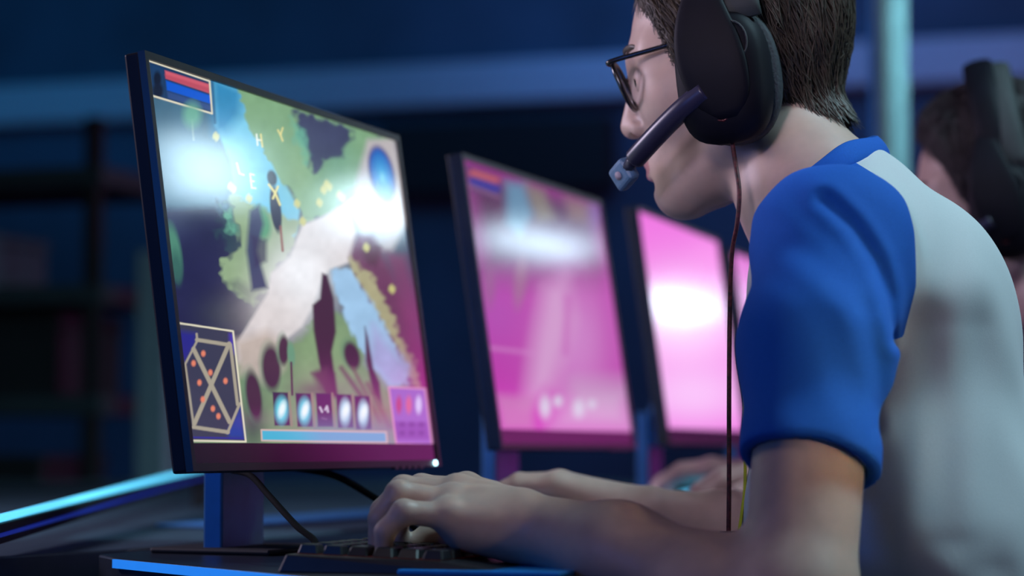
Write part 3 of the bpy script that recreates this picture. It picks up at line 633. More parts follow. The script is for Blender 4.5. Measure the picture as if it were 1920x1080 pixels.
# ------------------------------------------------------------------ player
T_A = math.radians(8.); TF = np.array([-math.cos(T_A), math.sin(T_A), 0]); TL = np.array([-math.sin(T_A), -math.cos(T_A), 0])
HEAD1 = head_frame(P(1419, 188, 2.04), math.radians(18), math.radians(12))
J = dict(neck0=P(1432, 232, 2.035), neck1=P(1530, 385, 1.99), c7=P(1618, 312, 1.98), chest=P(1650, 600, 1.98), belly=P(1690, 1000, 1.98), hip=P(1730, 1560, 1.98),
         ls=P(1560, 458, 1.80), le=P(1497, 1132, 1.66), lw=P(992, 988, 1.795), rs=P(1600, 455, 2.17), re=P(1600, 1050, 2.33), rw=HANDR,
         lm=P(1530, 650, 1.74), lh=P(1518, 872, 1.70))
J['rm'] = J['rs'] * .6 + J['re'] * .4; J['rh'] = J['rs'] * .36 + J['re'] * .64
def torso_sdf(p, J, infl):
    o = J['chest']; R = np.stack([TF, TL, ZD]).astype(f32); q = (p - o.astype(f32)) @ R.T
    def loc(v, l=0): w = R.astype(float) @ (v - o); w[1] = l; return w
    s = q.copy(); s[:, 1] /= 1.62
    d = roundcone(s, loc(J['c7']), loc(J['chest']), .012 + infl, .095 + infl)
    d = smin(d, roundcone(s, loc(J['chest']), loc(J['belly']), .095 + infl, .113 + infl), .03)
    d = smin(d, roundcone(s, loc(J['belly']), loc(J['hip']), .113 + infl, .118 + infl), .03)
    for sh in ('ls', 'rs'):
        d = smin(d, capsule(p, J['c7'] - ZD * .056 + TF * .022, J[sh], .034 + infl, .046 + infl), .05)
    return d
def finger(p, pts, r0, r1): return chain(p, pts, list(np.linspace(r0, r1, len(pts))), .003)
# left hand on the keys: joints seen from its little-finger side
LH = dict(little=[P(842, 968, 1.785), P(757, 960, 1.775), P(722, 996, 1.775), P(719, 1031, 1.778)], ring=[P(846, 944, 1.803), P(748, 926, 1.797), P(712, 972, 1.797), P(708, 1022, 1.80)],
          middle=[P(858, 926, 1.823), P(756, 917, 1.822), P(716, 958, 1.822), P(708, 1010, 1.826)], index=[P(875, 922, 1.845), P(790, 914, 1.850), P(752, 955, 1.855), P(745, 1008, 1.858)],
          thumb=[P(930, 985, 1.835), P(868, 1002, 1.865), P(805, 1008, 1.868), P(768, 1026, 1.862)])
def left_hand(p):
    w = J['lw']; d = None
    for k, r in (('little', .0118), ('ring', .0125), ('middle', .0128), ('index', .0128)):
        e = capsule(p, w * .8 + LH[k][0] * .2, LH[k][0], .0195, r); d = e if d is None else smin(d, e, .012)
    d = smin(d, capsule(p, P(968, 1002, 1.79), P(868, 998, 1.792), .0185, .0135), .016)
    d = smin(d, capsule(p, P(950, 985, 1.82), P(880, 985, 1.845), .02, .014), .016)
    for k, r0, r1 in (('little', .0098, .0066), ('ring', .0108, .0072), ('middle', .011, .0074), ('index', .011, .0074), ('thumb', .0145, .0088)): 
        d = smin(d, finger(p, LH[k], r0, r1), .006)
    for k in ('little', 'ring', 'middle', 'index'):
        d = smin(d, sphere(p, LH[k][0] + ZD * .003, .0108), .006); d = smin(d, sphere(p, LH[k][1], .0094 if k != 'little' else .0086), .004)
    for k in ('ring', 'middle', 'index'):                            # tendons on the back of the hand
        d = smin(d, capsule(p, LH[k][0] + ZD * .0085, w * .45 + LH[k][0] * .55 + ZD * .0155, .003, .002), .008)
    return d
def mouse_hand(R, o):                                                # local x to the fingertips, y thumb side, z up
    R = R.astype(f32); o = o.astype(f32)
    fi = [[(.088, .028, .016), (.122, .031, .012), (.146, .031, -.002), (.160, .031, -.016)], [(.091, .008, .018), (.130, .009, .014), (.156, .009, -.001), (.170, .009, -.016)],
          [(.086, -.012, .014), (.120, -.014, .008), (.142, -.015, -.006), (.152, -.015, -.020)], [(.076, -.030, .006), (.102, -.034, -.003), (.118, -.036, -.014), (.126, -.036, -.026)]]
    th = [(.030, .022, -.008), (.058, .044, -.018), (.086, .050, -.024), (.108, .046, -.026)]
    def g(p):
        q = (p - o) @ R.T; d = None
        for f_ in fi:
            e = capsule(q, (.012, f_[0][1] * .4, 0), f_[0], .019, .0125); d = e if d is None else smin(d, e, .012)
        d = smin(d, capsule(q, (.01, -.012, -.008), (.07, -.028, -.008), .018, .013), .014)
        for f_ in fi: d = smin(d, finger(q, f_, .0108, .0072), .006)
        return smin(d, finger(q, th, .0145, .0088), .008)
    c = o + R.T @ np.array([.08, 0, 0], f32); return boxed(g, c - .12, c + .12)
def arm_sdf(p, s, m, e, w, rs, re, rw):
    d = chain(p, [s, m, e], [rs, (rs + re) * .5, re], .02)
    fm = e * .72 + w * .28 - ZD * .010
    return smin(d, chain(p, [e, fm, e * .35 + w * .65, w], [re, re + .001, (re + rw) * .53, rw], .02), .02)
def bb(*pts): q = np.array(pts); return q.min(0), q.max(0)
def hand_R(fw, roll=0., tilt=0.):                                    # right hand frame; thumb towards the left of the forward axis
    x = np.asarray(fw, float); x /= np.linalg.norm(x); y = np.cross(ZD, x); y /= np.linalg.norm(y); z = np.cross(x, y)
    y, z = y * math.cos(roll) + z * math.sin(roll), z * math.cos(roll) - y * math.sin(roll); return np.stack([x, y, z])
def head_world(HF):
    R = HF[0].astype(f32); o = HF[1].astype(f32); return boxed(lambda p: head_sdf((p - o) @ R.T), HF[1] - .16, HF[1] + .17)
def body_sdf(J, HF, lhand, rhand):
    hd = head_world(HF)
    la = boxed(lambda p: arm_sdf(p, J['ls'], J['lm'], J['le'], J['lw'], .044, .0375, .0245), *[q + s for q, s in zip(bb(J['ls'], J['le'], J['lw']), (-.06, .06))])
    ra_ = boxed(lambda p: arm_sdf(p, J['rs'], J['rm'], J['re'], J['rw'], .048, .040, .0225), *[q + s for q, s in zip(bb(J['rs'], J['re'], J['rw']), (-.06, .06))])
    cut = J['hip'][2] + .02
    def g(p):
        d = torso_sdf(p, J, -.006)
        d = np.maximum(d, cut - p[:, 2])
        d = smin(d, chain(p, [J['neck0'], J['neck1'], J['c7'] - ZD * .06 + TF * .02], [.052, .057, .05], .02), .022)
        d = smin(d, hd(p), .014)
        d = smin(d, la(p), .02); d = smin(d, ra_(p), .02); d = smin(d, lhand(p), .010); return smin(d, rhand(p), .010)
    return g
RH1 = mouse_hand(hand_R(-ND * .98 + ZD * .10), HANDR)
lh_lo, lh_hi = bb(J['lw'], *[q for k in LH for q in LH[k]])
b1 = body_sdf(J, HEAD1, boxed(left_hand, lh_lo - .03, lh_hi + .03), RH1)
person = empty('person', Matrix.Translation(Vector((*RN(0, .75, 0)[:2], 0))))
tag(person, 'player in a blue and white raglan T-shirt leaning towards the near screen, typing', 'person', 'gaming players')
PO = np.array(person.location)
def pmesh(name, V, F, m, parent=person, off=None, smooth=True): return arr_mesh(name, np.asarray(V) - (PO if off is None else off), F, m, parent, smooth)
V, F = extract(b1, (-.16, 1.50, .46), (.50, 2.45, 1.36), .0021)
body = pmesh('body', V, F, SKIN)
# lips: same mesh, second material
hl = (V - HEAD1[1]) @ HEAD1[0].T
lipv = (hl[:, 0] > .084) & (np.abs(hl[:, 1]) < .024) & (np.abs(hl[:, 2] + .0355) < .0115 - .006 * np.abs(hl[:, 1]) / .024)
body.data.materials.append(LIPM); mi = np.zeros(len(body.data.polygons), np.int32)
if len(mi) == len(F): mi[lipv[F].all(1)] = 1; body.data.polygons.foreach_set('material_index', mi)

# T-shirt
SEAM = [P(x, y, 1.86) for x, y in ((1592, 255), (1618, 283), (1645, 322), (1667, 380), (1681, 450), (1684, 550), (1668, 640), (1655, 760), (1640, 900))]
SZ = [q[2] for q in SEAM][::-1]; SX = [q[0] for q in SEAM][::-1]
def seg2(p, pts):
    d = None
    for a, b_ in zip(pts[:-1], pts[1:]):
        a2 = np.array([a[0], a[2]], f32); e = np.array([b_[0], b_[2]], f32) - a2; w = p[:, [0, 2]] - a2; t = np.clip((w @ e) / (e @ e), 0, 1); q = w - t[:, None] * e
        r = np.sqrt((q * q).sum(1)); d = r if d is None else np.minimum(d, r)
    return d
CRE = [([P(x, y, 1.76) for x, y in ((1545, 378), (1592, 428), (1630, 490), (1655, 560), (1666, 640))], .0038, .0060), ([P(x, y, 1.76) for x, y in ((1600, 600), (1625, 700), (1640, 800))], .0020, .008),
       ([P(x, y, 1.84) for x, y in ((1730, 620), (1752, 800), (1756, 1000))], .0022, .016),
       ([P(x, y, 1.84) for x, y in ((1830, 620), (1842, 820), (1838, 1050))], .0025, .018), ([P(x, y, 1.76) for x, y in ((1440, 430), (1500, 480), (1590, 570))], .0016, .009)]
def sleeve_sdf(p, J, side):
    s, m, h_ = (J['ls'], J['lm'], J['lh']) if side > 0 else (J['rs'], J['rm'], J['rh'])
    e = h_ + (h_ - m) * .5
    d = chain(p, [s, m, h_, e], [.0560, .0525, .0442, .0432], .02)
    ax = (h_ - m) / np.linalg.norm(h_ - m); tl = ax * .94 + TF * (.10 if side > 0 else .0); tl /= np.linalg.norm(tl)
    cutp = (p - h_.astype(f32)) @ tl.astype(f32)
    inner = capsule(p, h_ - ax * .05, e + ax * .05, .0395, .0405)
    return smax(smax(d, cutp, .003), -inner, .002)
def shirt_sdf(J, folds=True):
    cut = J['hip'][2] - .03
    def g(p):
        d = torso_sdf(p, J, .007)
        l = (p - J['c7'].astype(f32)) @ TL.astype(f32)
        a = sleeve_sdf(p, J, 1); b_ = sleeve_sdf(p, J, -1)
        d = smin(d, a, .022); d = smin(d, b_, .022)
        # inside of the sleeves stays open
        for sd, (m, h_) in ((1, (J['lm'], J['lh'])), (-1, (J['rm'], J['rh']))):
            ax = (h_ - m) / np.linalg.norm(h_ - m); near = capsule(p, h_ - ax * .035, h_ + ax * .06, .0395, .0405); d = smax(d, -near, .002)
        if folds:
            w = np.clip(l / .05, 0, 1); dz = 0
            for pts, A, wd in CRE: r = seg2(p, pts); dz = dz + A * (np.exp(-(r / wd) ** 2) - .45 * np.exp(-((r - 1.9 * wd) / wd) ** 2))
            d = d + dz * w + .0012 * np.sin(p[:, 2] * 60 + 3 * np.sin(p[:, 0] * 30)) * np.sin(p[:, 0] * 45 + p[:, 1] * 30)
        nk = chain(p, [J['neck0'], J['neck1']], [.056, .063], .01)
        d = smax(d, -nk, .004)
        return np.maximum(d, cut - p[:, 2])
    return g
sh = shirt_sdf(J); V, F = extract(sh, (.0, 1.55, .44), (.62, 2.48, 1.2), .0028)
def seam_scalar(V):
    p = V.astype(f32); c7 = J['c7']; l = (V - c7) @ TL
    dt = torso_sdf(p, J, .007); up = np.clip((V[:, 2] - P(1600, 640, 1.8)[2]) / .08, 0, 1)
    out = []
    for sd in (1, -1):
        q = V - TL * (2 * l)[:, None] if sd < 0 else V
        ll = l * sd; s = q[:, 0] - np.interp(q[:, 2], SZ, SX) - (.05 if sd < 0 else 0); ds = sleeve_sdf(p, J, sd)
        l0 = np.interp(V[:, 2], [P(0, 640, 1.8)[2], P(0, 280, 1.9)[2]], [.10, .03])
        out.append(np.maximum(np.maximum(s, l0 - ll), ds - dt - .4 * up))
    return np.minimum(out[0], out[1])
(bv, bf), (wv_, wf) = split_scalar(V, F, seam_scalar(V))
tshirt = pmesh('t_shirt', wv_, wf, SHIRTW); tshirt['label'] = 'white T-shirt body panel'
ysplit = ((bv[bf].mean(1) - J['c7']) @ TL) > 0
for k in (True, False):
    ff = bf[ysplit == k]; u_, inv = np.unique(ff, return_inverse=True); s_ = pmesh('sleeve', bv[u_], inv.reshape(ff.shape), SHIRTB, tshirt, PO); s_['label'] = 'blue short sleeve'
# ribbed collar following the neck
nax = (J['neck1'] - J['neck0']) / np.linalg.norm(J['neck1'] - J['neck0'])
ring_px = [P(1652, 276, 1.985), P(1602, 284, 1.925), P(1553, 316, 1.905), P(1500, 358, 1.912), P(1448, 410, 1.945), P(1424, 446, 2.0), P(1440, 425, 2.06), P(1500, 365, 2.085), P(1580, 305, 2.06), P(1635, 280, 2.02)]
rp_ = np.array(ring_px); n_ = len(rp_); cl = []
for i in range(n_):
    p0, p1, p2, p3 = rp_[i - 1], rp_[i], rp_[(i + 1) % n_], rp_[(i + 2) % n_]
    for tt in np.linspace(0, 1, 8, endpoint=False): cl.append(.5 * ((2 * p1) + (-p0 + p2) * tt + (2 * p0 - 5 * p1 + 4 * p2 - p3) * tt ** 2 + (-p0 + 3 * p1 - 3 * p2 + p3) * tt ** 3))
b = MB(); b.tube(np.array(cl) - PO, .0105, 12, up=nax, flat=.38, closed=True); q = b.build('collar', SHIRTB, tshirt, True); q['label'] = 'blue ribbed collar'

# trousers and shoes (below the desk)
def trousers_sdf(J):
    kn = {}; R_ = {}
    for s in (1, -1):
        hp = J['hip'] + TL * .085 * s + ZD * .0; k = hp + TF * .40 + ZD * .02; f_ = k - TF * .06; f_ = np.array([f_[0], f_[1], .07]); R_[s] = (hp, k, f_)
    def g(p):
        d = ellipsoid(p, J['hip'], (.15, .18, .12))
        for s in (1, -1): d = smin(d, chain(p, list(R_[s]), [.085, .062, .045], .03), .04)
        return d
    return g, R_
def lower_body(J, parent, off):
    g, R_ = trousers_sdf(J); c = J['hip']; V, F = extract(g, (c[0] - .62, c[1] - .36, .0), (c[0] + .26, c[1] + .42, .72), .010); arr_mesh('trousers', V - off, F, DENIM, parent)
    for s in (1, -1):
        f_ = R_[s][2]
        def sd(p): return np.maximum(smin(capsule(p, f_ - ZD * .025, f_ + TF * .13 - ZD * .035, .042, .034), sphere(p, f_ - ZD * .02, .045), .03), .001 - p[:, 2])
        V, F = extract(sd, (f_[0] - .25, f_[1] - .12, -.02), (f_[0] + .12, f_[1] + .14, .16), .008); arr_mesh('shoe', V - off, F, MATTE, parent)
lower_body(J, person, PO)

# eyes, eyebrows, hair
def head_parts(HF, parent, off, hair_m, strand_m):
    M = frame(HF[1] - off, HF[0][0], HF[0][1], HF[0][2])
    def put(o): o.matrix_local = M; return o
    for s in (1, -1):
        b = MB(); vs_, fs = [], []
        for i in range(9):
            for j in range(16):
                a, w = math.pi * i / 8, 2 * math.pi * j / 16; vs_.append((.0795 + .0131 * math.cos(a), s * .0315 + .0131 * math.sin(a) * math.cos(w), .034 + .0131 * math.sin(a) * math.sin(w)))
        fs = [(i * 16 + j, i * 16 + (j + 1) % 16, (i + 1) * 16 + (j + 1) % 16, (i + 1) * 16 + j) for i in range(8) for j in range(16)]
        b.add(vs_, fs); e = put(b.build('eye', EYEW, parent, True)); e.data.materials.append(IRIS)
        for f_ in e.data.polygons:
            if f_.index < 32: f_.material_index = 1
        b = MB(); pts = spline([(.0985, s * .014, .0585), (.0965, s * .028, .0635), (.086, s * .044, .0625), (.078, s * .051, .0575)], 5); b.tube(pts, [.0012 + .0012 * math.sin(math.pi * k / (len(pts) - 1)) for k in range(len(pts))], 8, flat=.6)
        put(b.build('eyebrow', strand_m, parent, True))
    h_ = put(arr_mesh('hair', HAIR_CAP[0], HAIR_CAP[1], hair_m, parent)); s_ = arr_mesh('hair_strands', HAIR_STR[0], HAIR_STR[1], strand_m, h_); s_['kind'] = 'stuff'
    return h_
hair = head_parts(HEAD1, person, PO, HAIRM, HAIRC); hair['label'] = 'short brown hair'

# ------------------------------------------------------------------ eyeglasses
def lens_pts(s, k=28, grow=1.0):
    out = []
    for i in range(k):
        w = 2 * math.pi * i / k; c, q = math.cos(w), math.sin(w); e = 2 / 2.6
        y = math.copysign(abs(c) ** e, c) * .0255 * grow; z = math.copysign(abs(q) ** e, q) * .0205 * grow * (1 + .10 * (y / .0255) * s * -.3)
        out.append((.1015 + .20 * z - .10 * (y * s), s * .0335 + y, .0335 + z))
    return out
FRAME = mat('spectacle_frame', (.010, .010, .014), .25, spec=.7); MET = mat('spectacle_metal', (.10, .10, .13), .3, metal=.6)
t = empty('eyeglasses', frame(HEAD1[1], *HEAD1[0])); tag(t, 'thin black-rimmed eyeglasses worn by the player', 'eyeglasses')
LG = glass_mat()
for s in (1, -1):
    b = MB(); b.tube(lens_pts(s), .0022, 8, up=(1, 0, 0), closed=True); b.build('rim', FRAME, t, True)
    b = MB(); lp = lens_pts(s, 28, .97); n = len(lp); b.add([(x - .0007, y, z) for x, y, z in lp] + [(x + .0009, y, z) for x, y, z in lp], [tuple(range(n))[::-1], tuple(range(n, 2 * n))] + [(i, (i + 1) % n, n + (i + 1) % n, n + i) for i in range(n)]); b.build('lens', LG, t)
    b = MB(); b.tube(spline([(.1035, s * .060, .0490), (.101, s * .0665, .0500), (.07, s * .0715, .0495), (.01, s * .0775, .0480), (-.02, s * .080, .040), (-.038, s * .080, .020)], 6), .0021, 8, flat=.8); b.build('temple', FRAME, t, True)
    b = MB(); b.tube([(.1005, s * .0095, .022), (.094, s * .012, .020)], .0022, 8); b.build('nose_pad', LG, t, True)
b = MB(); b.tube(spline([(.1055, -.010, .044), (.1085, 0, .047), (.1055, .010, .044)], 6), .0015, 8); b.build('bridge', FRAME, t, True)

# ------------------------------------------------------------------ headset
def superring(cx, cz, rx, rz, y, e=2.5, k=36, tilt=0.):
    out = []
    for i in range(k):
        w = 2 * math.pi * i / k; c, q = math.cos(w), math.sin(w); x = math.copysign(abs(c) ** (2 / e), c) * rx; z = math.copysign(abs(q) ** (2 / e), q) * rz
        out.append((cx + x * math.cos(tilt) - z * math.sin(tilt), y, cz + x * math.sin(tilt) + z * math.cos(tilt)))
    return out
def loft(rings, cap=True):
    b = MB(); n = len(rings[0]); v = [q for r in rings for q in r]; f = [(i * n + k, i * n + (k + 1) % n, (i + 1) * n + (k + 1) % n, (i + 1) * n + k) for i in range(len(rings) - 1) for k in range(n)]
    if cap: f += [tuple(range(n))[::-1], tuple(range((len(rings) - 1) * n, len(rings) * n))]
    return b.add(v, f)
HSB = mat('headset_shell', (.004, .004, .009), .6, var=.2, spec=.16); HSP = mat('headset_pad', (.022, .026, .036), .75, var=.3, scale=300, bump=.4); HSG = mat('headset_band', (.040, .048, .050), .75)
HSR = mat('headset_red', (.10, .008, .010), .4); MICM = mat('mic_grey', (.10, .20, .34), .45, var=.12, scale=300); BOOM = mat('boom_violet', (.028, .026, .060), .35)
def make_headset(cable_pts, HF, label):
    t = empty('headset', frame(HF[1], *HF[0])); tag(t, label, 'headset', 'gaming headsets')
    for s in (1, -1):
        tl = .10; made = []
        pad = loft([superring(-.002, .008, .036, .051, s * .070, 2.4, tilt=tl), superring(.000, .008, .038, .055, s * .074, 2.4, tilt=tl), superring(.000, .008, .039, .056, s * .082, 2.4, tilt=tl), superring(.001, .008, .038, .054, s * .090, 2.4, tilt=tl)])
        made.append(pad.build('ear_cushion', HSP, t, True))
        cup = loft([superring(.002, .007, .036, .052, s * .089, 2.7, tilt=tl), superring(.003, .006, .0375, .054, s * .094, 2.8, tilt=tl), superring(.005, .005, .037, .053, s * .106, 3., tilt=tl), superring(.005, .006, .033, .046, s * .115, 3., tilt=tl), superring(.005, .008, .020, .030, s * .1185, 2.6, tilt=tl)])
        c_ = cup.build('ear_cup', HSB, t, True); made.append(c_)
        b = MB(); b.tube([(.030, s * .1135, -.024), (.008, s * .1165, -.031), (-.018, s * .1125, -.020)], .0011, 8); b.build('accent_line', HSR, c_, True)
        b = MB(); b.tube(superring(-.012, .030, .012, .016, s * .1172, 2, 24), .0009, 6, up=(0, 1, 0), closed=True); b.build('accent_ring', HSG, c_, True)
        kz = [-.030, -.018, .01, .035, .06, .085, .112, .140]; zz = np.linspace(-.030, .140, 26); I = lambda v: np.interp(zz, kz, v)
        x0, x1, yy = I([-.006, -.018, -.021, -.019, -.012, -.006, -.004, -.004]), I([.014, .028, .035, .036, .030, .019, .011, .008]), I([.1175, .1205, .1235, .1225, .117, .106, .090, .066])
        for _ in range(2):
            for v in (x0, x1, yy): v[1:-1] = (v[:-2] + 2 * v[1:-1] + v[2:]) / 4
        rs = []
        for k in range(26):
            cx, hw = (x0[k] + x1[k]) / 2, (x1[k] - x0[k]) / 2; ring = []
            for i in range(16):
                w = 2 * math.pi * i / 16; ring.append((cx + hw * math.copysign(abs(math.cos(w)) ** .6, math.cos(w)), s * (yy[k] - .004 + .004 * math.copysign(abs(math.sin(w)) ** .8, math.sin(w))), zz[k]))
            rs.append(ring)
        made.append(loft(rs).build('yoke', HSB, t, True))
        if s < 0:                                                    # the far cup presses closer to the head
            for c_ in made: c_.scale[1] = .93; c_.location[0] = .004
    arc = [(0.0, .100 * math.cos(a), .068 + .116 * math.sin(a)) for a in np.linspace(-.12, math.pi + .12, 34)]
    b = MB(); b.tube([(x - .002, y, z + .004) for x, y, z in arc], .017, 12, up=(1, 0, 0), flat=.30); b.build('headband', HSB, t, True)
    b = MB(); b.tube([(x - .017, y * .99, z - .005) for x, y, z in arc], .020, 12, up=(1, 0, 0), flat=.34); b.build('headband_pad', HSG, t, True)
    bm = spline([(.018, .116, -.004), (.036, .1125, -.011), (.058, .103, -.0205), (.080, .0905, -.0305), (.0935, .081, -.0365)], 6)
    b = MB(); b.tube(bm, .0092, 12, up=(0, 1, 0), flat=.98); q = b.build('mic_boom', BOOM, t, True)
    b = MB(); b.tube([(.0925, .0825, -.0355), (.103, .072, -.0405)], .0052, 8); b.build('boom_neck', BOOM, q, True)
    ax = np.array([.0125, -.0105, -.0055]); ax /= np.linalg.norm(ax); up_ = np.array([.28, .0, 1]); up_ -= ax * (up_ @ ax); up_ /= np.linalg.norm(up_); sd = np.cross(up_, ax)
    b = MB(); b.box((.1095, .0655, -.0442), (.0235, .012, .0215), np.array([ax, sd, up_])); q = b.build('microphone', MICM, t, bevel=.004, seg=3)
    c0 = np.array([.1095, .0655, -.0442]); c0 = c0 + sd * (.0062 if sd[1] > 0 else -.0062)
    b = MB(); b.tube([c0 - sd * .0008, c0 + sd * .0008], .0036, 12, up=up_); b.build('logo_mark', mat('logo_mark', (.35, .28, .34), .5), q, True)
    if cable_pts is not None:
        pts = np.array([HF[0] @ (p - HF[1]) for p in cable_pts]); b = MB(); b.tube(spline(pts, 14), .0019, 8, up=(0, 1, 0)); c_ = b.build('cable', mat('red_braid', (.075, .010, .014), .6, var=.9, scale=260), t, True); c_['label'] = 'thin dark red braided cable'
        e = np.array(cable_pts[-1]); q = [HF[0] @ (e + np.array(d) - HF[1]) for d in ((-.007, 0, 0), (.008, 0, 0))]
        b = MB(); b.tube(q, .0022, 10); b.build('cable_clip', BLACK, c_, True)
    return t
hs = make_headset([P(1372, 262, 1.945), P(1378, 300, 1.94), P(1386, 360, 1.93), P(1382, 420, 1.93), P(1372, 480, 1.94), P(1368, 600, 1.95), P(1367, 760, 1.95), P(1367, 900, 1.95), P(1366, 1001, 1.95)], HEAD1, 'black over-ear headset with boom microphone and hanging red cable on the player')

# lanyard on the chest
b = MB(); lp = [P(1418, 470, 1.995), P(1402, 600, 1.985), P(1396, 760, 1.975), P(1397, 900, 1.962), P(1391, 960, 1.955), P(1385, 1000, 1.95)]
o = lp[0]; b.tube(spline(lp, 8) - o, .005, 8, up=(0, 1, 0), flat=.25); t = empty('lanyard', Matrix.Translation(Vector(o))); tag(t, 'bright yellow lanyard hanging down the front of the player\'s shirt', 'lanyard')
b.build('ribbon', mat('yellow_ribbon', (.55, .60, .02), .7), t, True)
b = MB(); b.box(P(1380, 1008, 1.949) - o, (.007, .004, .008)); b.build('clip', mat('pale_clip', (.40, .52, .40), .5), t, bevel=.001)

# ------------------------------------------------------------------ neighbour
HEAD2 = head_frame(P(1898, 418, 2.80), math.radians(14), math.radians(12))
T2 = HEAD2[1] - HEAD1[1]
J2 = {k: v + T2 for k, v in J.items()}
RW2 = np.array([MP2[0], MP2[1], 0]) + ND * .092; RW2[2] = DESK_Z + .048
J2['rw'] = RW2; J2['re'] = RW2 + ND * .23 + UD * .06 + ZD * .0; J2['rs'] = J2['ls'] - TL * .37; J2['rm'] = (J2['rs'] + J2['re']) / 2; J2['rh'] = J2['rs'] * .36 + J2['re'] * .64
LW2 = RN(.66, .34, DESK_Z + .045); J2['lw'] = LW2; J2['le'] = LW2 + ND * .22 - UD * .10 + ZD * .0; J2['lm'] = (J2['ls'] + J2['le']) / 2; J2['lh'] = J2['ls'] * .36 + J2['le'] * .64
RH2 = mouse_hand(hand_R(-ND), RW2); Rl = hand_R(-ND); Rl[1] = -Rl[1]; LH2 = mouse_hand(Rl, LW2)
b2 = body_sdf(J2, HEAD2, LH2, RH2)
p2 = empty('person', Matrix.Translation(Vector((*(J2['hip'])[:2], 0)))); tag(p2, 'blurred dark-haired player behind the white shirt, one hand on a pale mouse', 'person', 'gaming players')
PO2 = np.array(p2.location)
lo2, hi2 = bb(*J2.values(), HEAD2[1]); V, F = extract(b2, lo2 - np.array([.28, .2, .0]), hi2 + np.array([.25, .2, .25]), .0042)
arr_mesh('body', V - PO2, F, SKIN2, p2)
V, F = extract(shirt_sdf(J2, False), lo2 - np.array([.2, .2, .06]), hi2 + np.array([.25, .2, .0]), .0065)
arr_mesh('t_shirt', V - PO2, F, SHIRT2, p2)
lower_body(J2, p2, PO2)
h2 = head_parts(HEAD2, p2, PO2, HAIR2, HAIR2)
h = make_headset(None, HEAD2, 'dark headset on the blurred neighbour at the right edge')
kb2 = RN(.80, .20, DESK_Z)

# ------------------------------------------------------------------ background furniture
TEALP = mat('pale_post_paint', (.30, .44, .46), .6)
pb = P(1673, 200, 5.2)
t = empty('support_post', Matrix.Translation(Vector((pb[0], pb[1], 0)))); tag(t, 'pale teal steel post rising behind the player\'s neck', 'post')
b = MB(); b.tube([(0, 0, .012), (0, 0, 4.6)], .034, 24, up=(0, 1, 0)); b.build('shaft', TEALP, t, True)
b = MB(); b.box((0, 0, .006), (.16, .16, .012)); b.build('base_plate', TEALP, t)
b = MB(); b.box((-.040, .012, 2.3), (.012, .02, 4.5)); b.build('edge_highlight', mat('blue_highlight', (.02, .16, .60), .4), t)  # added blue strip imitating the highlight along the post's edge

wp = P(292, 690, 7.3)
t = empty('panel_post', frame((wp[0], wp[1], 0), ND * 1.3, UD * 1.3, ZD * 1.15)); tag(t, 'grey upright panel edge in the dark behind the near monitor', 'post')
b = MB(); b.box((0, 0, .62), (.075, .05, 1.24)); b.build('upright', mat('panel_grey', (.22, .28, .33), .7), t, bevel=.004)
b = MB(); b.box((0, 0, .01), (.2, .3, .02)); b.build('foot', BLACK, t)

sc_ = P(20, 600, 7.7); SS = 1.27
t = empty('shelving_unit', frame((sc_[0] - .1, sc_[1], 0), ND * SS, UD * SS, ZD * SS)); tag(t, 'dark shelving unit in the shadows at the far left', 'shelves')
for x in (-.62, .42):
    for y in (-.2, .2):
        b = MB(); b.box((x, y, .72), (.035, .035, 1.44)); b.build('upright', MATTE, t)
SHZ = (.16, .46, .76, 1.02, 1.30)
for z in SHZ:
    b = MB(); b.box((-.1, 0, z), (1.1, .44, .045)); b.build('shelf', mat('shelf_dark', (.025, .035, .045), .6), t)
bx = [(-.42, .31, .30, .20, (.05, .08, .10), 'teal-grey box at the left of the dark shelves'), (-.02, .31, .26, .22, (.03, .05, .07), 'dark box at the right of the dark shelves')]
k = 0
names = ['low dark crate on the bottom shelf', 'wide grey-teal crate on the second shelf', 'small black case on the second shelf', 'teal storage case on the middle shelf', 'black case beside the teal one on the middle shelf', 'flat grey-blue case on the upper shelf']
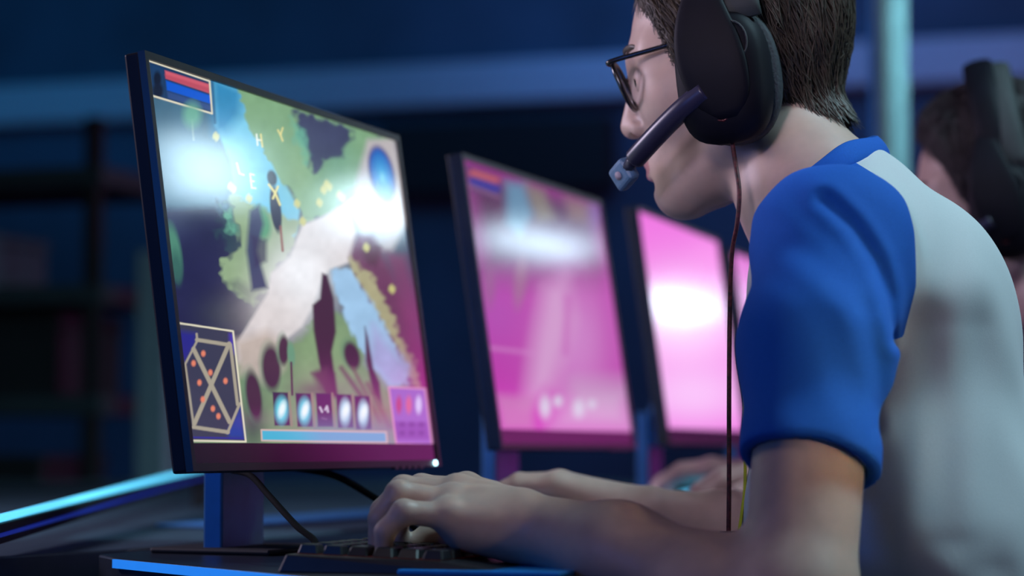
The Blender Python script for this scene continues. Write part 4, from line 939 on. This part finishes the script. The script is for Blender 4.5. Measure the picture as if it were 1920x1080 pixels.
for (i, x, w, hgt, c) in ((0, -.3, .5, .22, (.04, .06, .08)), (1, -.35, .44, .20, (.07, .11, .13)), (1, .12, .3, .16, (.012, .012, .016)), (2, -.3, .4, .18, (.05, .10, .12)), (2, .15, .32, .20, (.012, .012, .016)), (3, -.2, .6, .14, (.05, .08, .11))):
    o = empty('storage_case', frame(np.array([sc_[0] - .1, sc_[1], 0]) + ND * x * SS + ZD * (SHZ[i] + .0225) * SS, ND * SS, UD * SS, ZD * SS)); tag(o, names[k], 'case', 'cases on the dark shelves'); k += 1
    m = mat('case_%d' % k, c, .6); b = MB(); b.box((0, 0, hgt * .4), (w, .32, hgt * .8)); b.build('body', m, o, bevel=.006)
    b = MB(); b.box((0, 0, hgt * .9), (w + .01, .33, hgt * .2)); b.build('lid', m, o, bevel=.006)

# ------------------------------------------------------------------ hall lights seen as reflections in the screens
def batten(u0, u1, n, LZ, label, tall=.10, power=13):
    LZ = CAM_Z + LZ
    c = RN((u0 + u1) / 2, n, LZ); t = empty('light_batten', frame(c, ND, UD, ZD)); tag(t, label, 'ceiling light', 'light battens hung behind the players')
    L_ = (u1 - u0) / 2
    b = MB(); b.box((.03, 0, .0), (.05, 2 * L_ + .06, tall + .04)); b.build('housing', BLACK, t, bevel=.004)
    b = MB(); b.box((0, 0, 0), (.012, 2 * L_, tall)); b.build('diffuser', mat('batten_glow_%d' % power, (.8, .9, 1), .5, emit=(.62, .86, 1.0), strength=power), t)
    for y in (-L_ * .8, L_ * .8):
        b = MB(); b.tube([(.03, y, .07), (.03, y, 4.6 - LZ)], .003, 6, up=(0, 1, 0)); b.build('hanger', BLACK, t)
batten(3.55, 3.98, 1.7, 1.21, 'short light batten nearest the players, mirrored in the near screen', .16, 14)
batten(4.68, 5.15, 1.7, 1.21, 'second short light batten behind the players', .14, 15)
batten(6.32, 7.40, 1.7, 1.30, 'long light batten mirrored in the middle screen', .09, 10)
batten(10.5, 12.3, 1.7, 1.37, 'farthest long light batten behind the players')
t = empty('led_wall', frame(RN(8.7, 2.9, 0), ND, UD, ZD)); tag(t, 'magenta LED wall behind the players', 'LED wall')
MAG = mat('magenta_pixels', (.3, .02, .25), .5, emit=(.85, .06, .62), strength=1.1, var=.3, scale=6)
for i in range(9):
    for j in range(2):
        b = MB(); b.box((0, -3.2 + i * .8, .75 + j * .8), (.06, .79, .79)); b.build('panel', MAG, t, bevel=.004)
